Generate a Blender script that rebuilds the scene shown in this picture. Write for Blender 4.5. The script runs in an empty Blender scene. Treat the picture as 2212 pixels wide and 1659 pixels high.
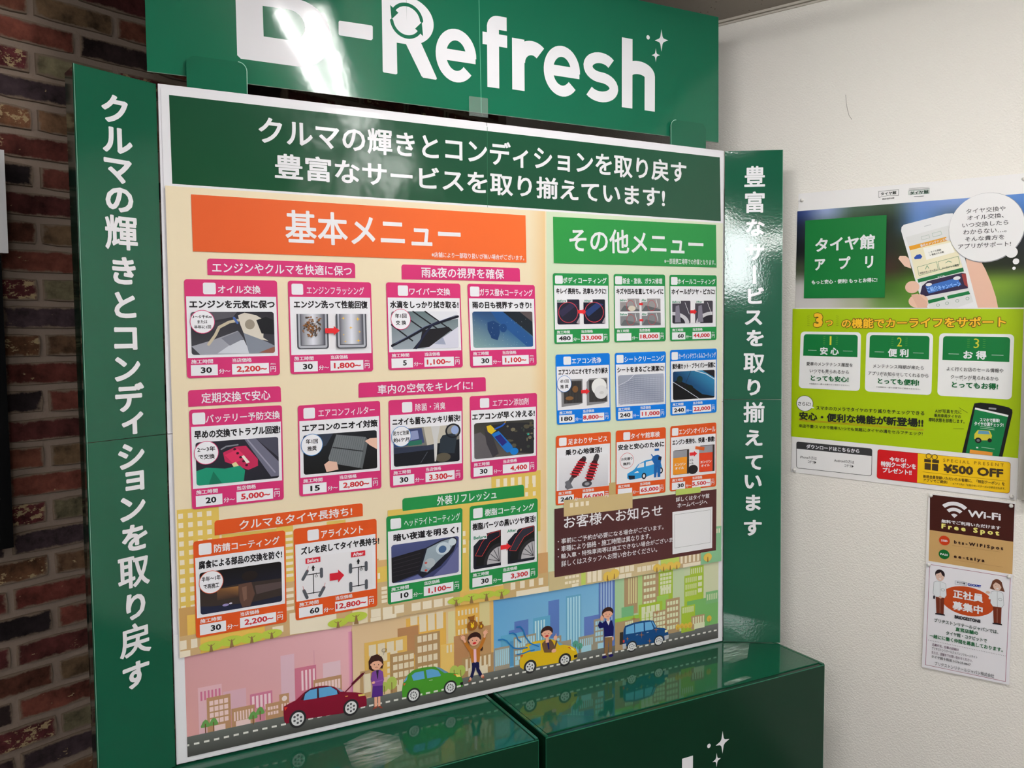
import bpy, math, random
import numpy as np
from mathutils import Matrix, Vector
from mathutils.geometry import tessellate_polygon

random.seed(7)
SC = bpy.context.scene
COL = SC.collection
CAMZ = 1.55                       # camera height above the floor
F_PX = 1848.893                   # focal length for a 2212 px wide frame
# world -> camera rotation (rows: right, down, forward)
M = np.array([[0.62427923, -0.78117358, -0.00657875],
              [-0.05349323, -0.03434483, -0.99797741],
              [0.77936764, 0.62336848, -0.06322826]])
EYE = np.array([0.0, 0.0, CAMZ])

# ------------------------------------------------------------------ camera
cd = bpy.data.cameras.new('camera')
cd.sensor_fit = 'HORIZONTAL'; cd.sensor_width = 36.0
cd.lens = 36.0 * F_PX / 2212.0
cd.clip_start = 0.05; cd.clip_end = 100
cam = bpy.data.objects.new('camera', cd); COL.objects.link(cam)
R = Matrix(((M[0][0], -M[1][0], -M[2][0]), (M[0][1], -M[1][1], -M[2][1]), (M[0][2], -M[1][2], -M[2][2])))
cam.matrix_world = Matrix.Translation(EYE) @ R.to_4x4()
SC.camera = cam

# ------------------------------------------------------------------ world, exposure, lamps
w = bpy.data.worlds.new('world'); SC.world = w; w.use_nodes = True
w.node_tree.nodes['Background'].inputs[0].default_value = (1.0, 0.985, 0.965, 1)
w.node_tree.nodes['Background'].inputs[1].default_value = 0.5
SC.view_settings.view_transform = 'Standard'
SC.view_settings.look = 'None'
SC.view_settings.gamma = 1.0
SC.view_settings.use_curve_mapping = False
SC.view_settings.exposure = 0.17

CEIL = CAMZ + 0.943
def lamp(name, loc, sx, sy, power, col=(1.0, 0.985, 0.96), rot=(0, 0, 0)):
    l = bpy.data.lights.new(name, 'AREA'); l.shape = 'RECTANGLE'; l.size = sx; l.size_y = sy
    l.energy = power; l.color = col
    o = bpy.data.objects.new(name, l); o.location = loc; o.rotation_euler = rot; COL.objects.link(o)
    return o
# one large lit panel far back in the shop; the twin-tube fixtures (built below) give the rest
PANEL = (-2.20, -3.75, 1.10, 0.60, 80)
lamp('ceiling_panel_light', (PANEL[0], PANEL[1], CEIL - 0.055), PANEL[2], PANEL[3], PANEL[4])
TUBE = 46.0                                    # radiance of the bare tubes
FIX = [(1.13, 0.42), (1.13, -1.60), (-1.10, 0.42), (-1.10, -1.60), (0.9, -3.6)]

# ------------------------------------------------------------------ helpers
def lin(c):
    return tuple(((v / 255.0) / 12.92 if v / 255.0 <= 0.04045 else (((v / 255.0) + 0.055) / 1.055) ** 2.4) for v in c[:3])

def tag(o, label=None, cat=None, group=None, kind=None):
    if label: o['label'] = label
    if cat: o['category'] = cat
    if group: o['group'] = group
    if kind: o['kind'] = kind
    return o

def mat(name, base=(200, 200, 200), rough=0.5, spec=0.5, attr=False, bump=None, coat=0.0, objcol=False):
    m = bpy.data.materials.new(name); m.use_nodes = True
    nt = m.node_tree; b = nt.nodes['Principled BSDF']
    b.inputs['Base Color'].default_value = (*lin(base), 1)
    b.inputs['Roughness'].default_value = rough
    b.inputs['Specular IOR Level'].default_value = spec
    b.inputs['Coat Weight'].default_value = coat
    b.inputs['Coat Roughness'].default_value = 0.04
    if attr:
        a = nt.nodes.new('ShaderNodeAttribute'); a.attribute_name = 'Col'
        nt.links.new(a.outputs['Color'], b.inputs['Base Color'])
    if bump:
        tc = nt.nodes.new('ShaderNodeTexCoord')
        prev = None
        for (sc, st, dist, det) in bump:
            n = nt.nodes.new('ShaderNodeTexNoise'); n.inputs['Scale'].default_value = sc; n.inputs['Detail'].default_value = det
            nt.links.new(tc.outputs['Object'], n.inputs['Vector'])
            bp = nt.nodes.new('ShaderNodeBump'); bp.inputs['Strength'].default_value = st; bp.inputs['Distance'].default_value = dist
            nt.links.new(n.outputs['Fac'], bp.inputs['Height'])
            if prev: nt.links.new(prev.outputs['Normal'], bp.inputs['Normal'])
            prev = bp
        nt.links.new(prev.outputs['Normal'], b.inputs['Normal'])
        if coat: nt.links.new(prev.outputs['Normal'], b.inputs['Coat Normal'])
    return m

GREEN = (20, 88, 64)
M_PRINT = mat('printed_paper', attr=True, rough=0.45, spec=0.22)
M_VINYL = mat('printed_vinyl', attr=True, rough=0.15, spec=0.3, bump=[(5.0, 0.55, 0.012, 1), (30, 0.25, 0.002, 1)])
M_HEAD = mat('laminated_header_film', attr=True, rough=0.09, spec=0.45, bump=[(2.6, 0.35, 0.02, 0), (9, 0.22, 0.003, 0), (70, 0.12, 0.0006, 1)])
M_GLOSS = mat('glossy_green_card', base=GREEN, rough=0.065, spec=0.42, attr=True, bump=[(4, 0.15, 0.006, 0), (160, 0.14, 0.0006, 2)])
M_BOX = mat('satin_green_box', base=GREEN, rough=0.2, spec=0.22, attr=True)
M_TOPG = mat('glossy_green_top', base=GREEN, rough=0.06, spec=0.5, attr=True, bump=[(3, 0.12, 0.004, 1)])
M_BLACK = mat('black_frame_plastic', base=(12, 12, 14), rough=0.25)
M_WPLAST = mat('white_plastic', base=(225, 224, 226), rough=0.35)
M_GREYM = mat('grey_painted_metal', base=(150, 146, 138), rough=0.45)
M_PIN = mat('white_pin_plastic', base=(228, 226, 222), rough=0.25)

# ------------------------------------------------------------------ planes measured in the room
def ray(x, y):
    return M.T @ np.array([(x - 1106.0) / F_PX, (y - 829.5) / F_PX, 1.0])

MW = {}    # name -> world matrix of built objects (no depsgraph needed)

class Plane:
    """A vertical (or level) surface of the room: origin, right axis, up axis, outward normal."""
    def __init__(s, n, d, eu, ev=(0, 0, 1)):
        s.n = np.array(n, float); s.d = d          # n . (P - eye) = d
        s.eu = np.array(eu, float); s.ev = np.array(ev, float)
        s.o = s.n * d
        s.out = -s.n
    def at(s, x, y):
        v = ray(x, y); P = v * (s.d / (v @ s.n)) - s.o
        return np.array([P @ s.eu, P @ s.ev])
    def p3(s, u, v, w_=0.0):
        return EYE + s.o + s.eu * u + s.ev * v + s.out * w_
    def mw(s, u=0, v=0, w_=0):
        p = s.p3(u, v, w_)
        return Matrix(((s.eu[0], s.ev[0], s.out[0], p[0]), (s.eu[1], s.ev[1], s.out[1], p[1]),
                       (s.eu[2], s.ev[2], s.out[2], p[2]), (0, 0, 0, 1)))

YP, YL, YR = 0.410766881, -0.0616168491, 0.975018164
nb = np.array([math.sin(YP), math.cos(YP), 0]); eb = np.array([math.cos(YP), -math.sin(YP), 0])
nl = np.array([math.sin(YL), math.cos(YL), 0]); el = np.array([math.cos(YL), -math.sin(YL), 0])
nr = np.array([math.sin(YR), math.cos(YR), 0]); er = np.array([math.cos(YR), -math.sin(YR), 0])
DB = 1.90
BOARD = Plane(nb, DB, eb)
HEAD = Plane(nb, DB + 0.022, eb)
TAB = Plane(nb, DB + 0.012, eb)
_tl = ray(340, 180); _tl = _tl * (DB / (_tl @ nb))
_tr = ray(1564, 325); _tr = _tr * (DB / (_tr @ nb))
WINGL = Plane(nl, float(_tl @ nl), el)
WINGR = Plane(nr, float(_tr @ nr), er)
X0 = 2.515; Y0 = 2.025
WHITE = Plane((1, 0, 0), X0, (0, -1, 0))
BRICK = Plane((0, 1, 0), Y0, (1, 0, 0))
ZB = -0.925
BOXD = 0.263
FRONT = Plane(nb, DB - BOXD, eb)
TOP = Plane((0, 0, -1), -ZB, eb, nb)      # level box tops: up axis = towards the board
TOP.out = np.array([0, 0, 1.0])

# ------------------------------------------------------------------ text -> triangles
_txt = bpy.data.curves.new('glyphs', 'FONT'); _txt.align_x = 'LEFT'
_tob = bpy.data.objects.new('glyphs', _txt)
_tc = {}
def glyphs(s, res=2):
    k = (s, res)
    if k in _tc: return _tc[k]
    _txt.body = s; _txt.resolution_u = res
    me = _tob.to_mesh()
    nv = len(me.vertices); co = np.empty(nv * 3); me.vertices.foreach_get('co', co); co = co.reshape(-1, 3)[:, :2]
    me.calc_loop_triangles()
    nt = len(me.loop_triangles); tr = np.empty(nt * 3, int); me.loop_triangles.foreach_get('vertices', tr); tr = tr.reshape(-1, 3)
    # boundary edges
    e = np.sort(np.concatenate([tr[:, [0, 1]], tr[:, [1, 2]], tr[:, [2, 0]]]), axis=1)
    if len(e):
        eu_, cnt = np.unique(e, axis=0, return_counts=True); be = eu_[cnt == 1]
    else: be = e
    _tob.to_mesh_clear()
    _tc[k] = (co.copy(), tr.copy(), be)
    return _tc[k]

def text_geo(s, bold=0.0, res=2, caps=False):
    """2-D triangles of a string; bold = outline thickening in em; returns verts, tris normalised to its ink box"""
    co, tr, be = glyphs(s, res)
    V = [co]; T = [tr]; n = len(co); Wj = [np.full(n, 7.0e-5 if bold > 0 else 0.0)]
    if bold > 0 and len(be):
        a = co[be[:, 0]]; b = co[be[:, 1]]; d = b - a; L = np.hypot(d[:, 0], d[:, 1]); L[L == 0] = 1e-9
        t = d / L[:, None]; nn = np.stack([-t[:, 1], t[:, 0]], 1) * bold
        ex = t * bold * (0.0 if caps else 0.35)
        nq = len(be)
        q = np.stack([a - nn - ex, b - nn + ex, b + nn + ex, a + nn - ex], 1).reshape(-1, 2)
        base = n + np.arange(len(be))[:, None] * 4
        T += [base + np.array([[0, 1, 2]]), base + np.array([[0, 2, 3]])]
        V.append(q); n += len(q); Wj.append(np.repeat((np.arange(len(be)) % 8) * 4e-6 + 3.2e-5, 4))
        if caps:
            vi = np.unique(be); c = co[vi]; ang = np.arange(8) * math.pi / 4
            ring = c[:, None, :] + np.stack([np.cos(ang), np.sin(ang)], 1)[None] * bold
            V.append(ring.reshape(-1, 2)); Wj.append(np.repeat((np.arange(len(vi)) % 8) * 4e-6, 8)); base = n + np.arange(len(vi))[:, None] * 8
            for i in range(1, 7): T.append(base + np.array([[0, i, i + 1]]))
            n += len(vi) * 8
    V = np.concatenate(V); T = np.concatenate(T)
    return V, T, np.concatenate(Wj)

# ------------------------------------------------------------------ flat print, built as layered real geometry
EPS = 0.00003
class Sheet:
    def __init__(s, plane, w0=0.0, eps=EPS):
        s.pl = plane; s.V = []; s.T = []; s.C = []; s.n = 0; s.w = w0; s.eps = eps
    def layer(s): s.w += s.eps
    def tris(s, uv, tr, col, w_=None):
        uv = np.asarray(uv, float); tr = np.asarray(tr, int)
        if len(uv) == 0 or len(tr) == 0: return
        ww = s.w if w_ is None else w_
        s.V.append(np.column_stack([uv, np.zeros(len(uv)) + ww])); s.T.append(tr + s.n); s.n += len(uv)
        col = np.asarray(col, float)
        if col.ndim == 1: cc = np.tile(np.array(lin(col)), (len(tr) * 3, 1))
        else:
            lc = np.array([lin(c) for c in col]); cc = lc[tr.reshape(-1)]
        s.C.append(cc)
    def slab(s, u0, v0, u1, v1, w0, w1, col):
        P = [(u0, v0), (u1, v0), (u1, v1), (u0, v1)]
        V = np.array([(a, b, w0) for a, b in P] + [(a, b, w1) for a, b in P])
        T = np.array([(4, 5, 6), (4, 6, 7), (0, 2, 1), (0, 3, 2)] + [t for i in range(4) for t in ((i, (i + 1) % 4, 4 + (i + 1) % 4), (i, 4 + (i + 1) % 4, 4 + i))])
        s.V.append(V); s.T.append(T + s.n); s.n += 8
        s.C.append(np.tile(np.array(lin(col)), (len(T) * 3, 1))); s.w = max(s.w, w1 + s.eps)
    def build(s, name, m, parent=None, label=None, cat=None, group=None, kind=None):
        V = np.concatenate(s.V); T = np.concatenate(s.T); C = np.concatenate(s.C)
        mn = V.min(0); mx = V.max(0); ou = (mn[0] + mx[0]) / 2; ov = mn[1]; ow = mn[2]
        V = V - np.array([ou, ov, ow])
        # orient every triangle outwards
        flat = np.ptp(V[:, 2]) < 0.004
        if flat:
            a, b, c = V[T[:, 0]], V[T[:, 1]], V[T[:, 2]]
            z = (b[:, 0] - a[:, 0]) * (c[:, 1] - a[:, 1]) - (b[:, 1] - a[:, 1]) * (c[:, 0] - a[:, 0])
            same = (np.abs(a[:, 2] - b[:, 2]) < 1e-7) & (np.abs(a[:, 2] - c[:, 2]) < 1e-7)
            fl = (z < 0) & same & (a[:, 2] > 1e-9)
            T[fl] = T[fl][:, [0, 2, 1]]
            C = C.reshape(-1, 3, 3); C[fl] = C[fl][:, [0, 2, 1]]; C = C.reshape(-1, 3)
        me = bpy.data.meshes.new(name)
        me.vertices.add(len(V)); me.vertices.foreach_set('co', V.reshape(-1).astype(np.float32))
        me.loops.add(len(T) * 3); me.loops.foreach_set('vertex_index', T.reshape(-1).astype(np.int32))
        me.polygons.add(len(T)); me.polygons.foreach_set('loop_start', (np.arange(len(T)) * 3).astype(np.int32))
        me.polygons.foreach_set('loop_total', np.full(len(T), 3, np.int32))
        me.update(calc_edges=True); me.shade_flat()
        ca = me.color_attributes.new('Col', 'FLOAT_COLOR', 'CORNER')
        ca.data.foreach_set('color', np.column_stack([C, np.ones(len(C))]).reshape(-1).astype(np.float32))
        me.materials.append(m)
        o = bpy.data.objects.new(name, me); COL.objects.link(o)
        place(o, s.pl.mw(ou, ov, ow), parent)
        return tag(o, label, cat, group, kind)

def place(o, mw, parent=None):
    MW[o.name] = mw
    if parent is not None:
        o.parent = parent
        o.matrix_basis = MW[parent.name].inverted() @ mw
    else:
        o.matrix_basis = mw

def empty(name, mw, label=None, cat=None, group=None):
    o = bpy.data.objects.new(name, None); o.empty_display_size = 0.05; COL.objects.link(o)
    place(o, mw); return tag(o, label, cat, group)

class Pen:
    """Draws on a Sheet. f maps pen coordinates to plane (u, v); box=True keeps rectangles level in the plane."""
    def __init__(s, sh, f, box=True): s.sh = sh; s.f = f; s.box = box
    def p(s, pts): return np.array([s.f(*q) for q in pts])
    def poly(s, col, pts, cols=None):
        uv = s.p(pts)
        t = tessellate_polygon([[Vector((a, b, 0)) for a, b in uv]])
        s.sh.layer(); s.sh.tris(uv, np.array(t), cols if cols is not None else col)
    def _rc(s, x0, y0, x1, y1):
        if s.box:
            a = s.f(x0, y0); b = s.f(x1, y1)
            return lambda i, j: (a[0] + (b[0] - a[0]) * i, a[1] + (b[1] - a[1]) * j)
        return lambda i, j: s.f(x0 + (x1 - x0) * i, y0 + (y1 - y0) * j)
    def rect(s, col, x0, y0, x1, y1, r=0, corners=(1, 1, 1, 1), cols=None):
        g = s._rc(x0, y0, x1, y1)
        if r <= 0:
            uv = np.array([g(0, 0), g(1, 0), g(1, 1), g(0, 1)])
        else:      # r in metres
            a = np.array(g(0, 0)); b = np.array(g(1, 0)); c = np.array(g(0, 1))
            rx = r / np.linalg.norm(b - a); ry = r / np.linalg.norm(c - a); L = []
            for k, (cx, cy, a0) in enumerate(((rx, ry, 180), (1 - rx, ry, 270), (1 - rx, 1 - ry, 0), (rx, 1 - ry, 90))):
                if corners[k]:
                    for q in range(5):
                        t = math.radians(a0 + q * 22.5); L.append(g(cx + rx * math.cos(t), cy + ry * math.sin(t)))
                else: L.append(g(round(cx), round(cy)))
            uv = np.array(L)
        n = len(uv)
        s.sh.layer(); s.sh.tris(uv, [(0, i, i + 1) for i in range(1, n - 1)], cols if cols is not None else col)
    def grid(s, col, x0, y0, x1, y1, nx, ny, fx=0.6, fy=0.6):
        g = s._rc(x0, y0, x1, y1); s.sh.layer(); V = []; T = []
        dx = 1.0 / (nx - 1 + fx) if nx > 1 else 1.0; dy = 1.0 / (ny - 1 + fy) if ny > 1 else 1.0
        for i in range(nx):
            for j in range(ny):
                a = i * dx; b = j * dy; wx = dx * fx if nx > 1 else 1.0; wy = dy * fy if ny > 1 else 1.0
                k = len(V); V += [g(a, b), g(a + wx, b), g(a + wx, b + wy), g(a, b + wy)]; T += [(k, k + 1, k + 2), (k, k + 2, k + 3)]
        s.sh.tris(V, T, col)
    def ell(s, col, cx, cy, rx, ry=None, n=22, a0=0, a1=360, rot=0, cols=None):
        ry = rx if ry is None else ry
        if s.box:
            c = np.array(s.f(cx, cy)); U = np.array(s.f(cx + rx, cy)) - c; Vv = np.array(s.f(cx, cy + ry)) - c
            U = np.array([np.hypot(*U), 0]); Vv = np.array([0, -np.hypot(*Vv)])
        else:
            c = np.array(s.f(cx, cy)); U = np.array(s.f(cx + rx, cy)) - c; Vv = np.array(s.f(cx, cy + ry)) - c
        P = [c]
        full = abs(a1 - a0) >= 360
        m = n if full else n + 1
        for i in range(m):
            t = math.radians(a0 + (a1 - a0) * i / n); x, y = math.cos(t), math.sin(t)
            rr = math.radians(rot); x, y = x * math.cos(rr) - y * math.sin(rr), x * math.sin(rr) + y * math.cos(rr)
            P.append(c + U * x + Vv * y)
        T = [(0, i, i + 1) for i in range(1, m)] + ([(0, m, 1)] if full else [])
        s.sh.layer(); s.sh.tris(P, T, cols if cols is not None else col)
    def ring(s, col, cx, cy, rx, ry, t):
        """outline ellipse, t = thickness as fraction of the radius"""
        c = np.array(s.f(cx, cy)); U = np.array(s.f(cx + rx, cy)) - c; Vv = np.array(s.f(cx, cy + ry)) - c
        if s.box: U = np.array([np.hypot(*U), 0]); Vv = np.array([0, -np.hypot(*Vv)])
        P = []; T = []; n = 26
        for i in range(n):
            a = 2 * math.pi * i / n; d = U * math.cos(a) + Vv * math.sin(a)
            P += [c + d, c + d * (1 - t)]
            j = (i + 1) % n; T += [(2 * i, 2 * j, 2 * i + 1), (2 * j, 2 * j + 1, 2 * i + 1)]
        s.sh.layer(); s.sh.tris(P, T, col)
    def line(s, col, w_, pts, cap=True, close=False, uvpts=None):
        """w_ = full width in metres"""
        uv = s.p(pts) if uvpts is None else np.asarray(uvpts, float); h = w_ / 2; V = []; T = []; W = []
        if close: uv = np.vstack([uv, uv[:1]])
        for i in range(len(uv) - 1):
            a, b = uv[i], uv[i + 1]; d = b - a; L = np.hypot(*d)
            if L < 1e-9: continue
            n = np.array([-d[1], d[0]]) / L * h; k = len(V)
            V += [a - n, b - n, b + n, a + n]; T += [(k, k + 1, k + 2), (k, k + 2, k + 3)]; W += [(i % 4) * 5e-6 + 2.4e-5] * 4
        rng = range(len(uv)) if cap else range(1, len(uv) - 1)
        for i in rng:
            k = len(V); V += [uv[i] + h * np.array([math.cos(q * math.pi / 4), math.sin(q * math.pi / 4)]) for q in range(8)]
            T += [(k, k + q, k + q + 1) for q in range(1, 7)]; W += [(i % 4) * 5e-6] * 8
        if not V: return
        s.sh.layer(); s.sh.tris(V, T, col, s.sh.w + np.array(W)); s.sh.w += 3e-5
    def ribbon(s, col, w_, uv):
        """a mitred strip with square ends"""
        uv = np.asarray(uv, float); keep = [0] + [i for i in range(1, len(uv)) if np.hypot(*(uv[i] - uv[i - 1])) > 1e-6]; uv = uv[keep]
        d = np.diff(uv, axis=0); d /= np.hypot(d[:, 0], d[:, 1])[:, None]; n = np.stack([-d[:, 1], d[:, 0]], 1); V = []; T = []
        for i in range(len(uv)):
            a = n[max(i - 1, 0)]; b = n[min(i, len(n) - 1)]; m = a + b; m /= np.hypot(*m); k = 1 / max(m @ a, .5)
            V += [uv[i] + m * k * w_ / 2, uv[i] - m * k * w_ / 2]
        for i in range(len(uv) - 1): T += [(2 * i, 2 * i + 1, 2 * i + 3), (2 * i, 2 * i + 3, 2 * i + 2)]
        s.sh.layer(); s.sh.tris(V, T, col)
    def text(s, col, st, x0, y0, x1, y1, bold=0.0, res=2, caps=False):
        V, T, J = text_geo(st, bold, res, caps)
        if len(V) == 0: return
        mn = V.min(0); sz = V.max(0) - mn; sz[sz == 0] = 1
        N = (V - mn) / sz
        g = s._rc(x0, y0, x1, y1)
        if s.box:
            a = np.array(g(0, 0)); b = np.array(g(1, 1))
            uv = np.column_stack([a[0] + (b[0] - a[0]) * N[:, 0], b[1] + (a[1] - b[1]) * N[:, 1]])
        else:
            X = x0 + (x1 - x0) * N[:, 0]; Y = y1 + (y0 - y1) * N[:, 1]
            uv = np.array(s.f(X, Y)).T
        s.sh.layer(); s.sh.tris(uv, T, col, s.sh.w + J); s.sh.w += float(J.max())
    def glyph(s, col, ch, cx, cy, em, bold=0.04, sx=1.0, sy=1.0, rot=0):
        """one character with its ink centred on (cx, cy); em in metres"""
        V, T, J = text_geo(ch, bold, 3, True)
        c = (V.min(0) + V.max(0)) / 2; V = V - c
        if rot: V = np.column_stack([V[:, 1], -V[:, 0]])
        o = np.array(s.f(cx, cy)); s.sh.layer(); s.sh.tris(o + V * em * np.array([sx, sy]), T, col, s.sh.w + J); s.sh.w += float(J.max())
    def star(s, col, cx, cy, rx, ry):
        P = []
        for i in range(4):
            a = i * math.pi / 2; b = a + math.pi / 4
            P.append((cx + rx * math.cos(a), cy + ry * math.sin(a)))
            for q in (0.25, 0.5, 0.75):
                t = a + (math.pi / 2) * q; k = 0.34 + 0.9 * (q - 0.5) ** 2
                P.append((cx + rx * k * math.cos(t), cy + ry * k * math.sin(t)))
        s.poly(col, P)

def pxpen(sh, ox=0.0, oy=0.0, sc=1.0):
    pl = sh.pl
    return Pen(sh, lambda x, y: pl.at(ox + x / sc, oy + y / sc), True)

def quadpen(sh, tl, tr, bl, br):
    a, b, c, d = [sh.pl.at(*q) for q in (tl, tr, bl, br)]
    def f(x, y):
        return ((a[0] * (1 - x) + b[0] * x) * (1 - y) + (c[0] * (1 - x) + d[0] * x) * y,
                (a[1] * (1 - x) + b[1] * x) * (1 - y) + (c[1] * (1 - x) + d[1] * x) * y)
    return Pen(sh, f, False)

def sub(pen, x0, y0, x1, y1):
    return Pen(pen.sh, lambda x, y: pen.f(x0 + (x1 - x0) * x, y0 + (y1 - y0) * y), False)

WHT = (236, 235, 240)

# ================================================================== ROOM
def box_obj(name, x0, y0, z0, x1, y1, z1, m, kind='structure', parent=None):
    P = [(x0, y0, z0), (x1, y0, z0), (x1, y1, z0), (x0, y1, z0), (x0, y0, z1), (x1, y0, z1), (x1, y1, z1), (x0, y1, z1)]
    me = bpy.data.meshes.new(name)
    me.from_pydata(P, [], [(0, 3, 2, 1), (4, 5, 6, 7), (0, 1, 5, 4), (1, 2, 6, 5), (2, 3, 7, 6), (3, 0, 4, 7)])
    me.materials.append(m)
    o = bpy.data.objects.new(name, me); COL.objects.link(o); place(o, Matrix.Identity(4), parent)
    if kind and parent is None: o['kind'] = kind
    return o

M_WALL = mat('white_wallpaper', base=(240, 236, 229), rough=0.75, spec=0.2, bump=[(220, 0.75, 0.0026, 2), (520, 0.25, 0.0008, 1)])
M_CEIL = mat('ceiling_board', base=(168, 160, 150), rough=0.9, spec=0.1, bump=[(60, 0.3, 0.002, 3)])
M_FLOOR = mat('floor_vinyl', base=(78, 72, 68), rough=0.5)
M_TRIM = mat('trim_paint', base=(205, 198, 186), rough=0.5)
def rock_wool(m):
    nt = m.node_tree; b = nt.nodes['Principled BSDF']; tc = nt.nodes.new('ShaderNodeTexCoord')
    v = nt.nodes.new('ShaderNodeTexVoronoi'); v.inputs['Scale'].default_value = 42
    nt.links.new(tc.outputs['Object'], v.inputs['Vector'])
    r = nt.nodes.new('ShaderNodeValToRGB'); r.color_ramp.elements[0].position = 0.08; r.color_ramp.elements[1].position = 0.13
    r.color_ramp.elements[0].color = (*lin((88, 82, 76)), 1); r.color_ramp.elements[1].color = (*lin((168, 160, 150)), 1)
    nt.links.new(v.outputs['Distance'], r.inputs['Fac']); nt.links.new(r.outputs['Color'], b.inputs['Base Color'])
rock_wool(M_CEIL)

floor = box_obj('floor', -3.6, -4.6, -0.1, X0 + 0.12, Y0 + 0.12, 0, M_FLOOR)
ceiling = box_obj('ceiling', -3.6, -4.6, CEIL, X0 + 0.12, Y0 + 0.12, CEIL + 0.1, M_CEIL)
wall_right = box_obj('wall_right', X0, -4.6, 0, X0 + 0.12, Y0 + 0.12, CEIL, M_WALL)
trim = box_obj('trim_1', X0 - 0.012, -4.6, CEIL - 0.007, X0 + 0.001, Y0, CEIL, M_TRIM)
box_obj('trim_lip', X0 - 0.006, -4.6, CEIL - 0.014, X0 + 0.001, Y0, CEIL - 0.010, M_TRIM, parent=trim)

# the mark on the wallpaper
sh = Sheet(WHITE, 0.0004); pn = pxpen(sh)
for a in (((1827, 205), (1828, 222), (1831, 238)), ((1831, 238), (1834, 249), (1840, 258))):
    pn.line((128, 122, 116), 0.0011, a)
sh.build('scuff_mark', M_PRINT, wall_right)

# brick wall: mortar bed with single bricks standing proud of it
M_MORTAR = mat('mortar', base=(136, 120, 108), rough=0.95, spec=0.1, bump=[(90, 0.9, 0.003, 4)])
M_BRICK = mat('old_brick', rough=0.9, spec=0.15)
def brick_nodes(m):
    nt = m.node_tree; L = nt.links; b = nt.nodes['Principled BSDF']
    oi = nt.nodes.new('ShaderNodeObjectInfo'); ge = nt.nodes.new('ShaderNodeNewGeometry')
    n1 = nt.nodes.new('ShaderNodeTexNoise'); n1.inputs['Scale'].default_value = 20; n1.inputs['Detail'].default_value = 6; n1.inputs['Roughness'].default_value = 0.65
    n2 = nt.nodes.new('ShaderNodeTexNoise'); n2.inputs['Scale'].default_value = 34; n2.inputs['Detail'].default_value = 7; n2.inputs['Roughness'].default_value = 0.7
    mp = nt.nodes.new('ShaderNodeMapping'); mp.inputs['Location'].default_value = (7.3, 2.1, 4.4); mp.inputs['Scale'].default_value = (1, 1, 1.7)
    for n in (n1,): L.new(ge.outputs['Position'], n.inputs['Vector'])
    L.new(ge.outputs['Position'], mp.inputs['Vector']); L.new(mp.outputs['Vector'], n2.inputs['Vector'])
    r1 = nt.nodes.new('ShaderNodeMapRange'); r1.inputs['From Min'].default_value = 0.3; r1.inputs['From Max'].default_value = 0.7
    r1.inputs['To Min'].default_value = 0.3; r1.inputs['To Max'].default_value = 1.6
    L.new(n1.outputs['Fac'], r1.inputs['Value'])
    mul = nt.nodes.new('ShaderNodeVectorMath'); mul.operation = 'SCALE'
    L.new(oi.outputs['Color'], mul.inputs[0]); L.new(r1.outputs['Result'], mul.inputs['Scale'])
    # flakes of lime: threshold = object alpha
    gt = nt.nodes.new('ShaderNodeMapRange'); sb = nt.nodes.new('ShaderNodeMath'); sb.operation = 'SUBTRACT'
    L.new(n2.outputs['Fac'], sb.inputs[0]); L.new(oi.outputs['Alpha'], sb.inputs[1])
    gt.inputs['From Min'].default_value = 0.0; gt.inputs['From Max'].default_value = 0.02
    L.new(sb.outputs[0], gt.inputs['Value'])
    mx = nt.nodes.new('ShaderNodeMix'); mx.data_type = 'RGBA'
    L.new(gt.outputs['Result'], mx.inputs['Factor']); L.new(mul.outputs['Vector'], mx.inputs[6])
    mx.inputs[7].default_value = (*lin((158, 138, 104)), 1)
    # mortar smeared over the arrises of each brick
    at = nt.nodes.new('ShaderNodeAttribute'); at.attribute_name = 'face_pos'
    sp = nt.nodes.new('ShaderNodeSeparateXYZ'); L.new(at.outputs['Vector'], sp.inputs[0])
    def M_(op, a, b_=None, v=None):
        n = nt.nodes.new('ShaderNodeMath'); n.operation = op; L.new(a, n.inputs[0])
        if b_ is not None: L.new(b_, n.inputs[1])
        if v is not None: n.inputs[1].default_value = v
        return n.outputs[0]
    ax = M_('POWER', M_('ABSOLUTE', sp.outputs[0]), v=9.0); az = M_('POWER', M_('ABSOLUTE', sp.outputs[2]), v=3.0)
    n3 = nt.nodes.new('ShaderNodeTexNoise'); n3.inputs['Scale'].default_value = 30; n3.inputs['Detail'].default_value = 6; n3.inputs['Roughness'].default_value = 0.7
    L.new(ge.outputs['Position'], n3.inputs['Vector'])
    ed = M_('ADD', M_('MAXIMUM', ax, az), M_('MULTIPLY', n3.outputs['Fac'], v=1.5))
    er_ = nt.nodes.new('ShaderNodeMapRange'); er_.inputs['From Min'].default_value = 1.15; er_.inputs['From Max'].default_value = 1.5; L.new(ed, er_.inputs['Value'])
    m2 = nt.nodes.new('ShaderNodeMix'); m2.data_type = 'RGBA'; L.new(er_.outputs['Result'], m2.inputs['Factor']); L.new(mx.outputs[2], m2.inputs[6]); m2.inputs[7].default_value = (*lin((118, 102, 88)), 1)
    L.new(m2.outputs[2], b.inputs['Base Color'])
    bp = nt.nodes.new('ShaderNodeBump'); bp.inputs['Strength'].default_value = 0.8; bp.inputs['Distance'].default_value = 0.003
    L.new(n1.outputs['Fac'], bp.inputs['Height']); L.new(bp.outputs['Normal'], b.inputs['Normal'])
brick_nodes(M_BRICK)

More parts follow.
